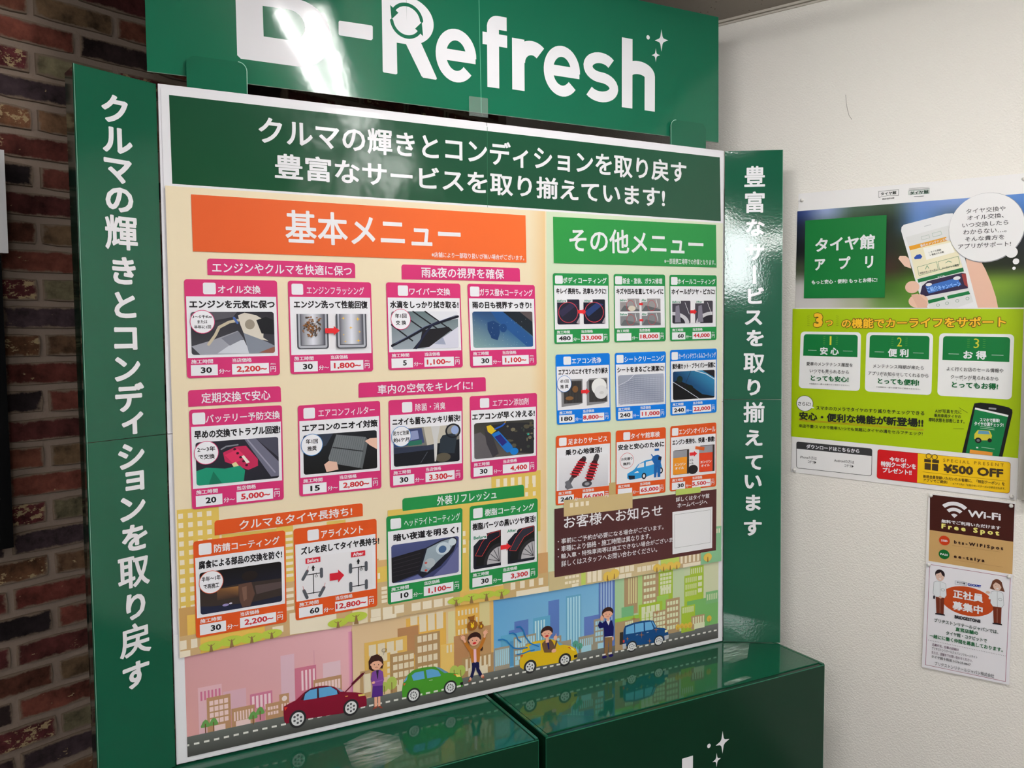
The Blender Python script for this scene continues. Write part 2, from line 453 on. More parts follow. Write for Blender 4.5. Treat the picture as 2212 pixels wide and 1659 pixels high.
wall_back = box_obj('wall_back', -3.6, Y0 + 0.006, 0, X0 + 0.12, Y0 + 0.13, CEIL, M_MORTAR)
BL_, BH_ = 0.178, 0.0505
def pos_attr(me, V):
    at = me.attributes.new('face_pos', 'FLOAT_VECTOR', 'POINT')
    at.data.foreach_set('vector', np.array([(v[0] / (BL_ / 2), 0, v[2] / (BH_ / 2)) for v in V], np.float32).reshape(-1))
def brick_mesh(seed):
    rnd = random.Random(seed); n = 12; out = []
    hx, hy = BL_ / 2, BH_ / 2
    base = [(-hx, -hy), (-hx * .6, -hy), (0, -hy), (hx * .6, -hy), (hx, -hy), (hx, 0), (hx, hy), (hx * .6, hy), (0, hy), (-hx * .6, hy), (-hx, hy), (-hx, 0)]
    ring = []
    for i, (x, y) in enumerate(base):
        k = 0.0016 if i in (0, 4, 6, 10) else 0.0
        ring.append((x + rnd.uniform(-.0012, .0012) - math.copysign(k, x) * (1 if x else 0), y + rnd.uniform(-.0012, .0012) - (math.copysign(k, y) if y else 0)))
    V = []
    for (x, y) in ring: V.append((x, 0.012, y))
    for (x, y) in ring: V.append((x * 0.995, 0.003, y * 0.98))
    for (x, y) in ring: V.append((x * 0.982, rnd.uniform(-0.0004, 0.0008), y * 0.93))
    Fc = [tuple(range(2 * n, 3 * n))]
    for r in (0, 1):
        for i in range(n):
            j = (i + 1) % n; Fc.append((r * n + i, r * n + j, (r + 1) * n + j, (r + 1) * n + i))
    me = bpy.data.meshes.new('brick')
    # a ring of inner points on the face keeps the face position attribute exact
    k0 = len(V); G = [(a, b) for b in (-1, 0, 1) for a in (-2, -1, 0, 1, 2)]
    for a, b in G: V.append((a / 2 * hx * .8, 0.0003, b * hy * .55))
    Fc = Fc[1:]; ring2 = list(range(2 * n, 3 * n))
    for j in range(2):
        for i in range(4): q = k0 + j * 5 + i; Fc.append((q, q + 1, q + 6, q + 5))
    bl, br_, tr, tl = k0, k0 + 4, k0 + 14, k0 + 10; r = ring2
    Fc += [(r[0], r[1], k0 + 1, bl), (r[1], r[2], k0 + 2, k0 + 1), (r[2], r[3], k0 + 3, k0 + 2), (r[3], r[4], br_, k0 + 3), (r[4], r[5], k0 + 9, br_), (r[5], r[6], tr, k0 + 9),
           (r[6], r[7], k0 + 13, tr), (r[7], r[8], k0 + 12, k0 + 13), (r[8], r[9], k0 + 11, k0 + 12), (r[9], r[10], tl, k0 + 11), (r[10], r[11], k0 + 5, tl), (r[11], r[0], bl, k0 + 5)]
    me.from_pydata(V, [], Fc); me.materials.append(M_BRICK); pos_attr(me, V)
    return me
BM = [brick_mesh(i) for i in range(6)]
# the printed rhythm of colours repeats every eight courses
ROWS = [  # (colour, lime threshold) left brick / right brick of the visible pair
    [((92, 44, 46), .54), ((112, 104, 80), .70)],
    [((60, 48, 52), .66), ((50, 38, 40), .70)],
    [((98, 66, 46), .56), ((102, 76, 56), .66)],
    [((88, 44, 38), .66), ((80, 40, 36), .68)],
    [((34, 27, 29), .74), ((94, 50, 42), .70)],
    [((80, 40, 38), .66), ((74, 36, 36), .66)],
    [((92, 54, 42), .70), ((106, 84, 62), .70)],
    [((98, 54, 44), .66), ((40, 30, 30), .66)]]
PER = 0.1905; CRS = 0.0625
n_part = 0; rest = []
for r in range(-1, 39):
    zt = 0.627 - CRS * (r - 8)              # top of the course, relative to the eye (r = 8 is a maroon/olive course)
    zc = zt - CRS / 2
    if zc + 0.03 > 0.943 or zc - 0.03 < -CAMZ: continue
    row = ROWS[(r) % 8]; odd = (r % 2 == 0)
    for c in range(-21, 10):
        xc = (0.847 if odd else 0.757) + PER * c + PER / 2
        if xc + BL_ / 2 > X0 - 0.002 or xc < -3.4: continue
        hsh = random.Random(r * 97 + c * 13)
        col, al = row[0] if (c % 2) else row[1]
        if not odd: col, al = row[0] if (c % 2 == 0) else row[1]
        k = hsh.uniform(0.88, 1.1); col = tuple(min(255, v * k) for v in col)
        pos = (xc + hsh.uniform(-.002, .002), Y0 + hsh.uniform(-.0015, .0015), CAMZ + zc + hsh.uniform(-.0015, .0015))
        near = 0.45 < xc < 1.52
        if near and n_part < 300:
            o = bpy.data.objects.new('brick', BM[hsh.randrange(6)]); COL.objects.link(o)
            o.color = (*lin(col), al); place(o, Matrix.Translation(pos), wall_back); n_part += 1
        else: rest.append((pos, hsh.randrange(6), col, al))
V = []; Fc = []; LV = []
for pos, k, col, al in rest:
    LV += [tuple(v.co) for v in BM[k].vertices]
    b0 = len(V); V += [tuple(a + b for a, b in zip(v.co, pos)) for v in BM[k].vertices]
    Fc += [tuple(b0 + i for i in p.vertices) for p in BM[k].polygons]
me = bpy.data.meshes.new('brick_courses'); me.from_pydata(V, [], Fc); me.materials.append(M_BRICK); pos_attr(me, LV)
o = bpy.data.objects.new('brick_courses', me); COL.objects.link(o); o.color = (*lin((84, 48, 42)), 0.62); o['kind'] = 'stuff'
place(o, Matrix.Identity(4), wall_back)

# ceiling lamps above and behind the photographer
M_LAMPBODY = mat('lamp_housing', base=(230, 230, 228), rough=0.4)
M_TUBE = bpy.data.materials.new('lit_tube'); M_TUBE.use_nodes = True
_b = M_TUBE.node_tree.nodes['Principled BSDF']; _b.inputs['Emission Color'].default_value = (1.0, 0.985, 0.96, 1); _b.inputs['Emission Strength'].default_value = TUBE
where = ['nearest above the display stand', 'behind the photographer on the right', 'left of the stand', 'left, farther from the brick wall', 'farthest back']
V = []; Fc = []; n = 12; rt = 0.014
for k, y in enumerate((-0.6, 0.6)):
    for i in range(n): V.append((rt * math.cos(2 * math.pi * i / n), y, rt * math.sin(2 * math.pi * i / n)))
for i in range(n): Fc.append((i, (i + 1) % n, n + (i + 1) % n, n + i))
Fc += [tuple(range(n)), tuple(range(2 * n - 1, n - 1, -1))]
tube_me = bpy.data.meshes.new('tube'); tube_me.from_pydata(V, [], Fc); tube_me.materials.append(M_TUBE)
for i, (x, y) in enumerate(FIX):
    h = box_obj('ceiling_lamp', x - .075, y - .63, CEIL - 0.035, x + .075, y + .63, CEIL, M_LAMPBODY, kind=None)
    tag(h, 'white twin tube ceiling lamp, ' + where[i], 'lamp', 'twin tube lamps')
    for dx in (-.042, .042):
        t_ = bpy.data.objects.new('tube', tube_me); COL.objects.link(t_); place(t_, Matrix.Translation((x + dx, y, CEIL - 0.062)), h)
x, y, sx, sy, e = PANEL
tag(box_obj('ceiling_panel_lamp', x - sx / 2 - .02, y - sy / 2 - .02, CEIL - 0.05, x + sx / 2 + .02, y + sy / 2 + .02, CEIL, M_LAMPBODY, kind=None), 'wide white ceiling panel lamp at the far left', 'lamp')

# unseen glowing panel, added to give the right wing a bright reflection
sg = bpy.data.meshes.new('added_lit_panel'); hw, hh, hd = .17, .30, .04
sg.from_pydata([(a, b, c) for b in (0, -hd * 2) for (a, c) in ((-hw, -hh), (hw, -hh), (hw, hh), (-hw, hh))], [], [(3, 2, 1, 0), (4, 5, 6, 7), (0, 1, 5, 4), (1, 2, 6, 5), (2, 3, 7, 6), (3, 0, 4, 7)])
M_ADDED_PANEL = bpy.data.materials.new('added_panel_face'); M_ADDED_PANEL.use_nodes = True
_b = M_ADDED_PANEL.node_tree.nodes['Principled BSDF']; _b.inputs['Emission Color'].default_value = (0.95, 0.98, 1.0, 1); _b.inputs['Emission Strength'].default_value = 26
sg.materials.append(M_ADDED_PANEL); so = bpy.data.objects.new('added_lit_panel', sg); COL.objects.link(so)
place(so, Matrix.Translation((-1.62, -2.80, CAMZ + .62)) @ Matrix.Rotation(math.radians(-45), 4, 'Z')); tag(so, 'small white glowing panel added far back behind the photographer for its reflection', 'sign')

# ---- things hanging at the left edge
PF = Plane((0, 1, 0), Y0 - 0.045, (1, 0, 0))
ur = (PF.at(3, 590)[0] + PF.at(31, 1178)[0]) / 2; vb = PF.at(31, 1182)[1]; vt = PF.at(2, 552)[1]
rail = 0.026; UW = 0.62
fr = empty('glass_notice_frame', PF.mw(ur - UW / 2, vb), 'black framed glass notice case hanging on the brick wall', 'frame')
for nm, (a, b, c, d) in (('frame_rail', (ur - rail, vb, ur, vt)), ('frame_rail', (ur - UW, vb, ur - UW + rail, vt)),
                        ('frame_rail', (ur - UW + rail, vb, ur - rail, vb + rail * .8)), ('frame_rail', (ur - UW + rail, vt - rail, ur - rail, vt))):
    s_ = Sheet(PF); s_.slab(a, b, c, d, -0.034, 0.0, (14, 14, 16)); s_.build(nm, M_BLACK, fr)
M_PANE = mat('dark_glass_pane', base=(58, 52, 50), rough=0.12, spec=0.5)
s_ = Sheet(PF); s_.slab(ur - UW + rail, vb + rail * .8, ur - rail, vt - rail, -0.034, -0.022, (60, 52, 48)); s_.build('glass_pane', M_PANE, fr)
PW = Plane((0, 1, 0), Y0 - 0.075, (1, 0, 0))
a = PW.at(8, 324); b = PW.at(19, 547); uu = (a[0] + b[0]) / 2
s_ = Sheet(PW); p_ = Pen(s_, lambda x, y: (x, y), True)
s_.slab(uu - 0.40, b[1], uu, a[1], -0.02, 0.0, (222, 220, 222))
s_.build('white_panel', M_WPLAST, None, 'white flat panel with its right edge showing, above the black frame', 'panel')

# grey cabinet at the right edge of the picture
PG = Plane((1, 0, 0), X0 - 0.045, (0, -1, 0))
u0 = (PG.at(2196.5, 1078)[0] + PG.at(2211, 760)[0]) / 2; v0 = PG.at(2197, 1079)[1]; v1 = PG.at(2212, 600)[1]
gb = Sheet(PG); gb.slab(u0, v0, u0 + 0.32, v1, -0.045, 0.0, (176, 171, 162))
gbo = gb.build('wall_cabinet', M_GREYM, None, 'light grey metal cabinet on the white wall beside the large poster', 'cabinet')
gl = Sheet(PG); gl.slab(u0 + .012, v0 + .012, u0 + 0.308, v1 - .012, 0.0, 0.004, (182, 177, 168)); gl.build('cabinet_door', M_GREYM, gbo)

# ================================================================== DISPLAY STAND
def line_at(a, b, v):
    t = (v - a[1]) / (b[1] - a[1]); return np.array([a[0] + (b[0] - a[0]) * t, v])

def prism(sh, uv, w0, w1, col):
    """solid of a convex plane polygon (uv counter-clockwise or clockwise) between w0 and w1"""
    uv = np.asarray(uv, float); n = len(uv)
    V = np.vstack([np.column_stack([uv, np.full(n, w0)]), np.column_stack([uv, np.full(n, w1)])])
    area = sum(uv[i][0] * uv[(i + 1) % n][1] - uv[(i + 1) % n][0] * uv[i][1] for i in range(n))
    T = [(n, n + i, n + i + 1) for i in range(1, n - 1)] + [(0, i + 1, i) for i in range(1, n - 1)]
    for i in range(n):
        j = (i + 1) % n; T += [(i, j, n + j), (i, n + j, n + i)]
    T = np.array(T)
    if area < 0: T = T[:, [0, 2, 1]]
    sh.V.append(V); sh.T.append(T + sh.n); sh.n += 2 * n
    sh.C.append(np.tile(np.array(lin(col)), (len(T) * 3, 1))); sh.w = max(sh.w, w1 + sh.eps)

bTL, bTR, bBL, bBR = BOARD.at(340, 180), BOARD.at(1564, 325), BOARD.at(381, 1658), BOARD.at(1561, 1387)
vtop = (bTL[1] + bTR[1]) / 2; vbot = ZB + 0.0045
bBL = line_at(bTL, bBL, vbot); bBR = line_at(bTR, bBR, vbot)
useam_t, useam_b = BOARD.at(1051.5, 267), BOARD.at(1065.5, 1497)
vmid = BOARD.at(374, 937)[1]
def L_(v): return line_at(bTL, bBL, v)
def R_(v): return line_at(bTR, bBR, v)
def S_(v): return line_at(useam_t, useam_b, v)

stand = empty('display_stand', BOARD.mw((bTL[0] + bTR[0]) / 2, ZB), 'tall green and white cardboard service-menu stand with folded side wings', 'display stand')
g = 0.0008
CARDW = (232, 230, 236)
for (A, B, v0, v1) in ((L_, S_, vmid, vtop), (S_, R_, vmid, vtop), (L_, S_, vbot, vmid), (S_, R_, vbot, vmid)):
    s_ = Sheet(BOARD)
    prism(s_, [A(v0) + (g, g), B(v0) + (-g, g), B(v1) + (-g, -g), A(v1) + (g, -g)], -0.007, 0.0, CARDW)
    s_.build('board_panel', M_PRINT, stand)

# ---- wings
GW = (19, 86, 62)
def wing(pl, o_t, i_t, o_b, i_b, midl, midr, vb_, letters, em, split, inner_gap):
    """o = outer edge, i = inner edge (hinge); image points on the wing plane"""
    ot, it, ob, ib = pl.at(*o_t), pl.at(*i_t), pl.at(*o_b), pl.at(*i_b)
    ob = line_at(ot, ob, vb_); ib = line_at(it, ib, vb_)
    vm = (pl.at(*midl)[1] + pl.at(*midr)[1]) / 2; vt_ = (ot[1] + it[1]) / 2
    outs = []
    for k, (v0, v1) in enumerate(((vm, vt_), (vb_, vm))):
        s_ = Sheet(pl); a0 = line_at(ot, ob, v0); a1 = line_at(ot, ob, v1); c0 = line_at(it, ib, v0); c1 = line_at(it, ib, v1)
        prism(s_, [a0 + (0, .0006), c0 + (0, .0006), c1 - (0, .0006), a1 - (0, .0006)], -0.004, 0.0, GW)
        # pale bare edge of the card along the outer fold
        pen = Pen(s_, lambda x, y: (x, y), True)
        dx = 0.0009 if pl is WINGL else -0.0009
        pen.line((120, 168, 150), 0.0010, [tuple(a0 + (dx, 0)), tuple(a1 + (dx, 0))], cap=False)
        o = s_.build('wing_panel', M_GLOSS, stand, ('left' if pl is WINGL else 'right') + ' green wing, ' + ('upper' if k == 0 else 'lower') + ' half')
        lt = Sheet(pl, 0.0003)
        for (ch, x, y) in letters:
            if (y < split) == (k == 0):
                pen = pxpen(lt)
                kan = ch in '輝取戻豊富揃'; kx = 1.0 if kan else 0.92; ky = 1.0 if kan else 0.84; e_ = em if kan else em * 1.0
                if ch == '|': pen.glyph(WHT, 'ー', x, y, e_, 0.03, rot=1)
                else: pen.glyph(WHT, ch, x, y, e_, 0.022 if kan else 0.035, sx=kx, sy=ky)
        lt.build('lettering', M_GLOSS, o)
        outs.append(o)
    return ot, it, ob, ib
lettersL = [('ク', 248, 236), ('ル', 254, 304), ('マ', 255, 370), ('の', 258, 432), ('輝', 262, 503), ('き', 267.7, 585), ('と', 270, 659),
            ('コ', 271, 731.5), ('ン', 275, 797), ('デ', 280, 858), ('ィ', 286, 914), ('シ', 284, 985), ('ョ', 291, 1039), ('ン', 287, 1098),
            ('を', 291, 1161), ('取', 289, 1235), ('り', 293, 1309), ('戻', 292, 1381), ('す', 294, 1457)]
lettersR = [('豊', 1630.4, 381), ('富', 1630.4, 436.7), ('な', 1631.8, 491.4), ('サ', 1630.4, 544.7), ('|', 1629.4, 593.6), ('ビ', 1632.8, 638.5),
            ('ス', 1627.7, 686.4), ('を', 1631, 730.3), ('取', 1628.8, 784.3), ('り', 1628.4, 836.6), ('揃', 1628.6, 890.6), ('え', 1628.6, 945.6),
            ('て', 1628.6, 999), ('い', 1626.8, 1040.7), ('ま', 1626.8, 1086), ('す', 1626, 1140)]
emL = 0.070; emR = 0.0615
wing(WINGL, (158, 135.6), (336.5, 180.6), (212, 1659), (379.5, 1659), (192.5, 956.6), (366, 936.8), ZB + .0045, lettersL, emL, 947, 0)
wing(WINGR, (1691.6, 323.4), (1566, 325.8), (1685.5, 1388), (1562.5, 1386), (1687, 863), (1564, 863), ZB + .0045, lettersR, emR, 862, 0)

# return flap of the left wing, folded back towards the brick wall
WLB = Plane(nl, WINGL.d + 0.065, el)
fa, fb = WINGL.at(158, 141), WINGL.at(212, 1659); fc, fd = WLB.at(139.5, 158), WLB.at(201, 1659)
fb = line_at(fa, fb, ZB + .0045); fd = line_at(fc, fd, ZB + .0045)
A3 = WINGL.p3(*fa, -0.001); B3 = WINGL.p3(*fb, -0.001); C3 = WLB.p3(*fc); D3 = WLB.p3(*fd)
dv = np.cross(D3 - B3, A3 - B3); dv = dv / np.linalg.norm(dv) * 0.003
V = [A3, B3, D3, C3, A3 + dv, B3 + dv, D3 + dv, C3 + dv]
me = bpy.data.meshes.new('return_flap'); me.from_pydata([tuple(v) for v in V], [], [(0, 1, 2, 3), (7, 6, 5, 4), (0, 4, 5, 1), (1, 5, 6, 2), (2, 6, 7, 3), (3, 7, 4, 0)])
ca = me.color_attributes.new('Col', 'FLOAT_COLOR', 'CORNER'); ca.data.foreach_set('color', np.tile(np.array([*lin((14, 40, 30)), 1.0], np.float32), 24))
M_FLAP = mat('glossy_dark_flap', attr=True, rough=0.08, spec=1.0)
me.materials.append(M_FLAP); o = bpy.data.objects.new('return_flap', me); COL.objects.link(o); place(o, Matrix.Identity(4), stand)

# ---- tabs that hold the header
TG = (22, 96, 70)
def tab(x0, y0, x1, y1, edge):
    a = TAB.at(x0, y0); b = TAB.at(x1, y1); s_ = Sheet(TAB)
    r = 0.018; P = []
    u0, u1, v0, v1 = a[0], b[0], vtop - 0.03, a[1]
    P = [(u0, v0), (u1, v0)] + [(u1 - r + r * math.cos(t), v1 - r + r * math.sin(t)) for t in np.linspace(0, math.pi / 2, 7)] + \
        [(u0 + r + r * math.cos(t), v1 - r + r * math.sin(t)) for t in np.linspace(math.pi / 2, math.pi, 7)]
    prism(s_, P, -0.004, 0.0, TG)
    pen = Pen(s_, lambda x, y: (x, y), True)
    ee = P[2:9] if edge > 0 else P[9:]
    pen.line((150, 196, 178), 0.0016, [(u1 - .0008, v0)] + ee if edge > 0 else ee + [(u0 + .0008, v0)], cap=False)
    s_.build('support_tab', M_GLOSS, stand)
tab(401.7, 118, 534.6, 202, 1)
tab(1449.5, 257.5, 1524.7, 330, -1)

# ================================================================== HEADER SIGN
hBL, hBR = HEAD.at(318, 155), HEAD.at(1552, 308); hTLx = HEAD.at(313, 0); hTRx = HEAD.at(1552, 0)
vh0 = (hBL[1] + hBR[1]) / 2; vh1 = 0.88
hTL = line_at(hBL, hTLx, vh1); hTR = line_at(hBR, hTRx, vh1)
hs0, hs1 = HEAD.at(1039.9, 248), HEAD.at(1034.4, 0); hs1 = line_at(hs0, hs1, vh1)
hBL = np.array([hBL[0], vh0]); hBR = np.array([hBR[0], vh0]); hs0 = np.array([hs0[0], vh0])
header = empty('header_sign', HEAD.mw((hBL[0] + hBR[0]) / 2, vh0), 'wide green header sign with white logo lettering above the menu board', 'sign')
HG = (24, 104, 76)
for (a, b, c, d) in ((hBL, hs0, hs1, hTL), (hs0, hBR, hTR, hs1)):
    s_ = Sheet(HEAD); prism(s_, [a, b, c, d], -0.004, 0.0, HG); pen = Pen(s_, lambda x, y: (x, y), True)
    pen.line((118, 130, 118), 0.0012, [tuple(a + (0, .0006)), tuple(b + (0, .0006))], cap=False)
    s_.build('header_panel', M_HEAD, header)
s_ = Sheet(HEAD, 0.0003); pen = Pen(s_, lambda x, y: (x, y), True)
pen.line((96, 170, 140), 0.0016, [tuple(hs0), tuple(hs1)], cap=False); s_.build('seam', M_HEAD, header)

def arc(cx, cy, rx, ry, a0, a1, n=18):
    return [(cx + rx * math.cos(math.radians(a0 + (a1 - a0) * i / n)), cy + ry * math.sin(math.radians(a0 + (a1 - a0) * i / n))) for i in range(n + 1)]

def logo(off, plane, which):
    """the lettering, laid out as measured on the header; off moves it to another surface"""
    f = lambda x, y: HEAD.at(x, y) + off
    sh = Sheet(plane, 0.0003); G4 = lambda x, y: f(300 + x / 3.6867, y / 3.6867); G5 = lambda x, y: f(850 + x / 3.6867, y / 3.6867)
    def glyph(tl, br, fn):
        a = G5(*tl); b = G5(*br); W = b[0] - a[0]; H = a[1] - b[1]
        def stroke(pts, t, cap=False):
            uv = [(a[0] + x, a[1] - y) for x, y in pts]
            Pen(sh, lambda x, y: (x, y)).ribbon(WHT, t, uv)
        fn(W, H, stroke)
    def g_e(W, H, st):
        t = H * .215; st(arc(W / 2, H / 2, W / 2 - t / 2, H / 2 - t / 2, 2, -318, 34), t); st([(t * .5, H * .5), (W - .002, H * .5)], t * .98)
    def g_f(W, H, st):
        t = W * .485; x = W * .18 + t / 2; st([(x, H), (x, t * .80)], t); st(arc(x + t * .42, t * .92, t * .42, t * .42, 180, 270, 8) + [(W - .001, t * .5)], t); st([(0, H * .335), (W, H * .335)], t * .9)
    def g_r(W, H, st):
        t = W * .385; st([(t / 2, 0), (t / 2, H)], t); st(arc(W * .62, H * .44, W * .60 - t / 2, H * .44 - t / 2, 180, 312, 16), t)
    def g_s(W, H, st):
        t = H * .215; rx = W / 2 - t / 2; ry = (H - t) / 4
        st(arc(W / 2, t / 2 + ry, rx * .93, ry, -32, -270, 18) + arc(W / 2, H - t / 2 - ry, rx, ry, -90, 148, 18), t)
    def g_h(W, H, st):
        t = W * .315; st([(t / 2, 0), (t / 2, H)], t); y0 = H * .30
        st(arc(W / 2, y0 + H * .2, W / 2 - t / 2, H * .2 - t / 2, 180, 360, 14) + [(W - t / 2, H)], t)
    P4 = Pen(sh, G4); P5 = Pen(sh, G5)
    GG = HG if plane is HEAD else GW
    if 'L' in which:
        P4.poly(WHT, [(752, -600), (1230, -545), (1270, 531), (812, 468), (783, 440)]); P4.ell(WHT, 1222, -285, 225, 262); P4.ell(WHT, 1262, 262, 264, 268, n=34)
        P4.poly(GG, [(985, 47), (1185, 74), (1200, 321), (993, 290)]); P4.ell(GG, 1192, 198, 128, 123)
        P4.poly(GG, [(972, -440), (1160, -412), (1170, -182), (980, -205)]); P4.ell(GG, 1165, -297, 112, 115)
        P4.poly(WHT, [(1598, 165), (1852, 203), (1862, 213), (1862, 310), (1850, 321), (1598, 282), (1590, 272), (1590, 175)])
        P5.poly(WHT, [(-95, -50), (100, -25), (110, 354), (25, 340), (30, 586), (20, 593), (-78, 577), (-86, 568)])
        P5.ell(WHT, 105, 163, 211, 190, n=30, a0=-90, a1=90)
        P5.poly(WHT, [(92, 338), (220, 345), (345, 625), (338, 636), (235, 619), (222, 606)])
        # two green turning arrows in the bowl of the R
        r = np.linalg.norm(G5(223, 165) - G5(105, 165)); c = G5(105, 166); t = r * .22
        U = Pen(sh, lambda x, y: (x, y))
        def ar(a0, a1): return [(c[0] + r * math.cos(math.radians(q)), c[1] + r * math.sin(math.radians(q)) * .98) for q in np.linspace(a0, a1, 16)]
        U.line(GG, t, None, cap=True, uvpts=ar(8, 146)); U.line(GG, t, None, cap=True, uvpts=ar(188, 326))
        for q, sg in ((144, 1), (324, 1)):
            b = math.radians(q); tp = b + math.radians(40); rr = r
            P = [(c[0] + (rr + t * 1.5) * math.cos(b), c[1] + (rr + t * 1.5) * math.sin(b)), (c[0] + (rr - t * 1.5) * math.cos(b), c[1] + (rr - t * 1.5) * math.sin(b)),
                 (c[0] + rr * math.cos(tp), c[1] + rr * math.sin(tp))]
            U.poly(GG, P)
        glyph((332, 203), (660, 679), g_e)
    if 'R' in which:
        glyph((707, 105), (907, 714), g_f); glyph((943, 300), (1197, 747), g_r); glyph((1195, 341), (1485, 789), g_e)
        glyph((1505, 394), (1788, 833), g_s); glyph((1818, 297), (2080, 890), g_h)
    return sh
logo(np.zeros(2), HEAD, 'L').build('lettering', M_HEAD, header)
logo(np.zeros(2), HEAD, 'R').build('lettering', M_HEAD, header)
def sparkles(plane, f, parent, m):
    for (x, y, rx, ry) in ((1428.6, 87.3, 14.5, 24), (1416.4, 119.3, 9, 15)):
        s_ = Sheet(plane, 0.0004); Pen(s_, f).star(WHT, x, y, rx, ry); s_.build('sparkle_mark', m, parent)
    s_ = Sheet(plane, 0.0004); Pen(s_, f).ell(WHT, 1399.8, 80.8, 3.6, 4.6); s_.build('sparkle_dot', m, parent)
sparkles(HEAD, lambda x, y: HEAD.at(x, y), header, M_HEAD)

M_TAPE = mat('clear_tape', base=(190, 205, 198), rough=0.12, spec=0.6)
M_TAPE.node_tree.nodes['Principled BSDF'].inputs['Alpha'].default_value = 0.16
s_ = Sheet(HEAD, 0.0016); a = HEAD.at(1012.5, 207.5); b = HEAD.at(1053.5, 251); s_.slab(a[0], b[1] - .004, b[0], a[1], .0014, .0018, (170, 205, 190))
s_.build('clear_tape', M_TAPE, header)

# ================================================================== BASE BOXES
# worn clear tape on the box tops, whitish lamp sheen painted into it
M_WORN_SHEEN = mat('worn_tape_painted_sheen', base=(196, 214, 206), rough=0.28, spec=0.6)
nt = M_WORN_SHEEN.node_tree; nz = nt.nodes.new('ShaderNodeTexNoise'); nz.inputs['Scale'].default_value = 30; nz.inputs['Detail'].default_value = 6
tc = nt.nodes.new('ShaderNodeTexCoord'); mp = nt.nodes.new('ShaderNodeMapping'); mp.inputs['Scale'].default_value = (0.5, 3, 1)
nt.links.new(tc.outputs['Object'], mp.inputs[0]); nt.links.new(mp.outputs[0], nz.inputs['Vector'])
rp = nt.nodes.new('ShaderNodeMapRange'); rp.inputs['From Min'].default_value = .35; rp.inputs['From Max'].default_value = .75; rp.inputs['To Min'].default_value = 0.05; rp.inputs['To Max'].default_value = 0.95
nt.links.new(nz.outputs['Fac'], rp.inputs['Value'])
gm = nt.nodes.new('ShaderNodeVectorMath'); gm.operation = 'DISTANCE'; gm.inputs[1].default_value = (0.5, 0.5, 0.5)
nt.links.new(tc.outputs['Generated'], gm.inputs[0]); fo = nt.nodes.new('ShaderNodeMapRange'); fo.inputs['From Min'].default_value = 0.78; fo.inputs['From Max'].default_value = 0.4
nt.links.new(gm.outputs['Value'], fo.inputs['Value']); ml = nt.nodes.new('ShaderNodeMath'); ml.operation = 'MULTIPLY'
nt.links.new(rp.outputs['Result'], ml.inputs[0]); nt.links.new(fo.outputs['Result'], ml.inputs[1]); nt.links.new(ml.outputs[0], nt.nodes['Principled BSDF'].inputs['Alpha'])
e0 = TOP.at(1783, 1436)[0]; sR = (TOP.at(1171, 1595)[0] + TOP.at(1073, 1499)[0]) / 2; sL = (TOP.at(1160, 1598)[0] + TOP.at(1058, 1505)[0]) / 2
left_end = 2 * sL - e0 + 0.02
off_front = FRONT.at(1560.6, 1603.3) - HEAD.at(1428.6, 87.3)
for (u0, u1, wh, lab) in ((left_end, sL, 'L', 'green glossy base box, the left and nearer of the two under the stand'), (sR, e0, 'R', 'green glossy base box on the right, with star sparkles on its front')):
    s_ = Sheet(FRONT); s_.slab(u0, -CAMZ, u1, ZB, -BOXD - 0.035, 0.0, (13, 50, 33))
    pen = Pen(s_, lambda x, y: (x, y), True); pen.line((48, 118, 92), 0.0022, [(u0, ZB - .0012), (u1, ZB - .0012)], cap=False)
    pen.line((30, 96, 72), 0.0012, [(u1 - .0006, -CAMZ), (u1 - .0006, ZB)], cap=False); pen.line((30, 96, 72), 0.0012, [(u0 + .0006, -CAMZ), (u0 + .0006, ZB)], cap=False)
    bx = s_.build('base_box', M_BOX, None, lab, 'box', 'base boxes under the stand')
    s_ = Sheet(TOP); ins = 0.014 if wh == 'R' else 0.003
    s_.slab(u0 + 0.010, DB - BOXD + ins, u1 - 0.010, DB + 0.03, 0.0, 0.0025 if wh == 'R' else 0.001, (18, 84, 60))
    s_.build('lid_panel', M_TOPG, bx)
    for ss in (u0 + .004, u1 - .004):
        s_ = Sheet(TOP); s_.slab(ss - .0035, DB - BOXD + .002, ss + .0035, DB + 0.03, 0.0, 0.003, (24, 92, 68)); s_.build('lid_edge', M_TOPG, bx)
    logo(off_front, FRONT, wh).build('lettering', M_GLOSS, bx)
    if wh == 'R':
        sparkles(FRONT, lambda x, y: HEAD.at(x, y) + off_front, bx, M_GLOSS)
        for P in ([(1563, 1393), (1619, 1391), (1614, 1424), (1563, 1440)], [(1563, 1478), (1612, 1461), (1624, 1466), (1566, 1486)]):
            s_ = Sheet(TOP); prism(s_, [TOP.at(*q) for q in P], 0.0034, 0.0037, (196, 214, 206)); s_.build('worn_tape_sheen', M_WORN_SHEEN, bx)
    else:
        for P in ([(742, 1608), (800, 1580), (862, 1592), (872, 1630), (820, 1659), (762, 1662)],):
            s_ = Sheet(TOP); prism(s_, [TOP.at(*q) for q in P], 0.0014, 0.0017, (196, 214, 206)); s_.build('worn_tape_sheen', M_WORN_SHEEN, bx)

# ================================================================== PRINTED SHEETS ON THE BOARD
PINK = (204, 48, 112); ORG = (218, 84, 30); GRN = (34, 140, 72); BLU = (0, 120, 222); DARK = (26, 22, 28); RED = (206, 42, 62)
CREAM = (238, 222, 190)

def UVP(sh): return Pen(sh, lambda x, y: (x, y), True)
def Z(x0, y0, s_):                       # a measuring window on the photograph
    return lambda x, y: (x0 + x / s_, y0 + y / s_)
def zpen(sh, x0, y0, s_): return pxpen(sh, x0, y0, s_)

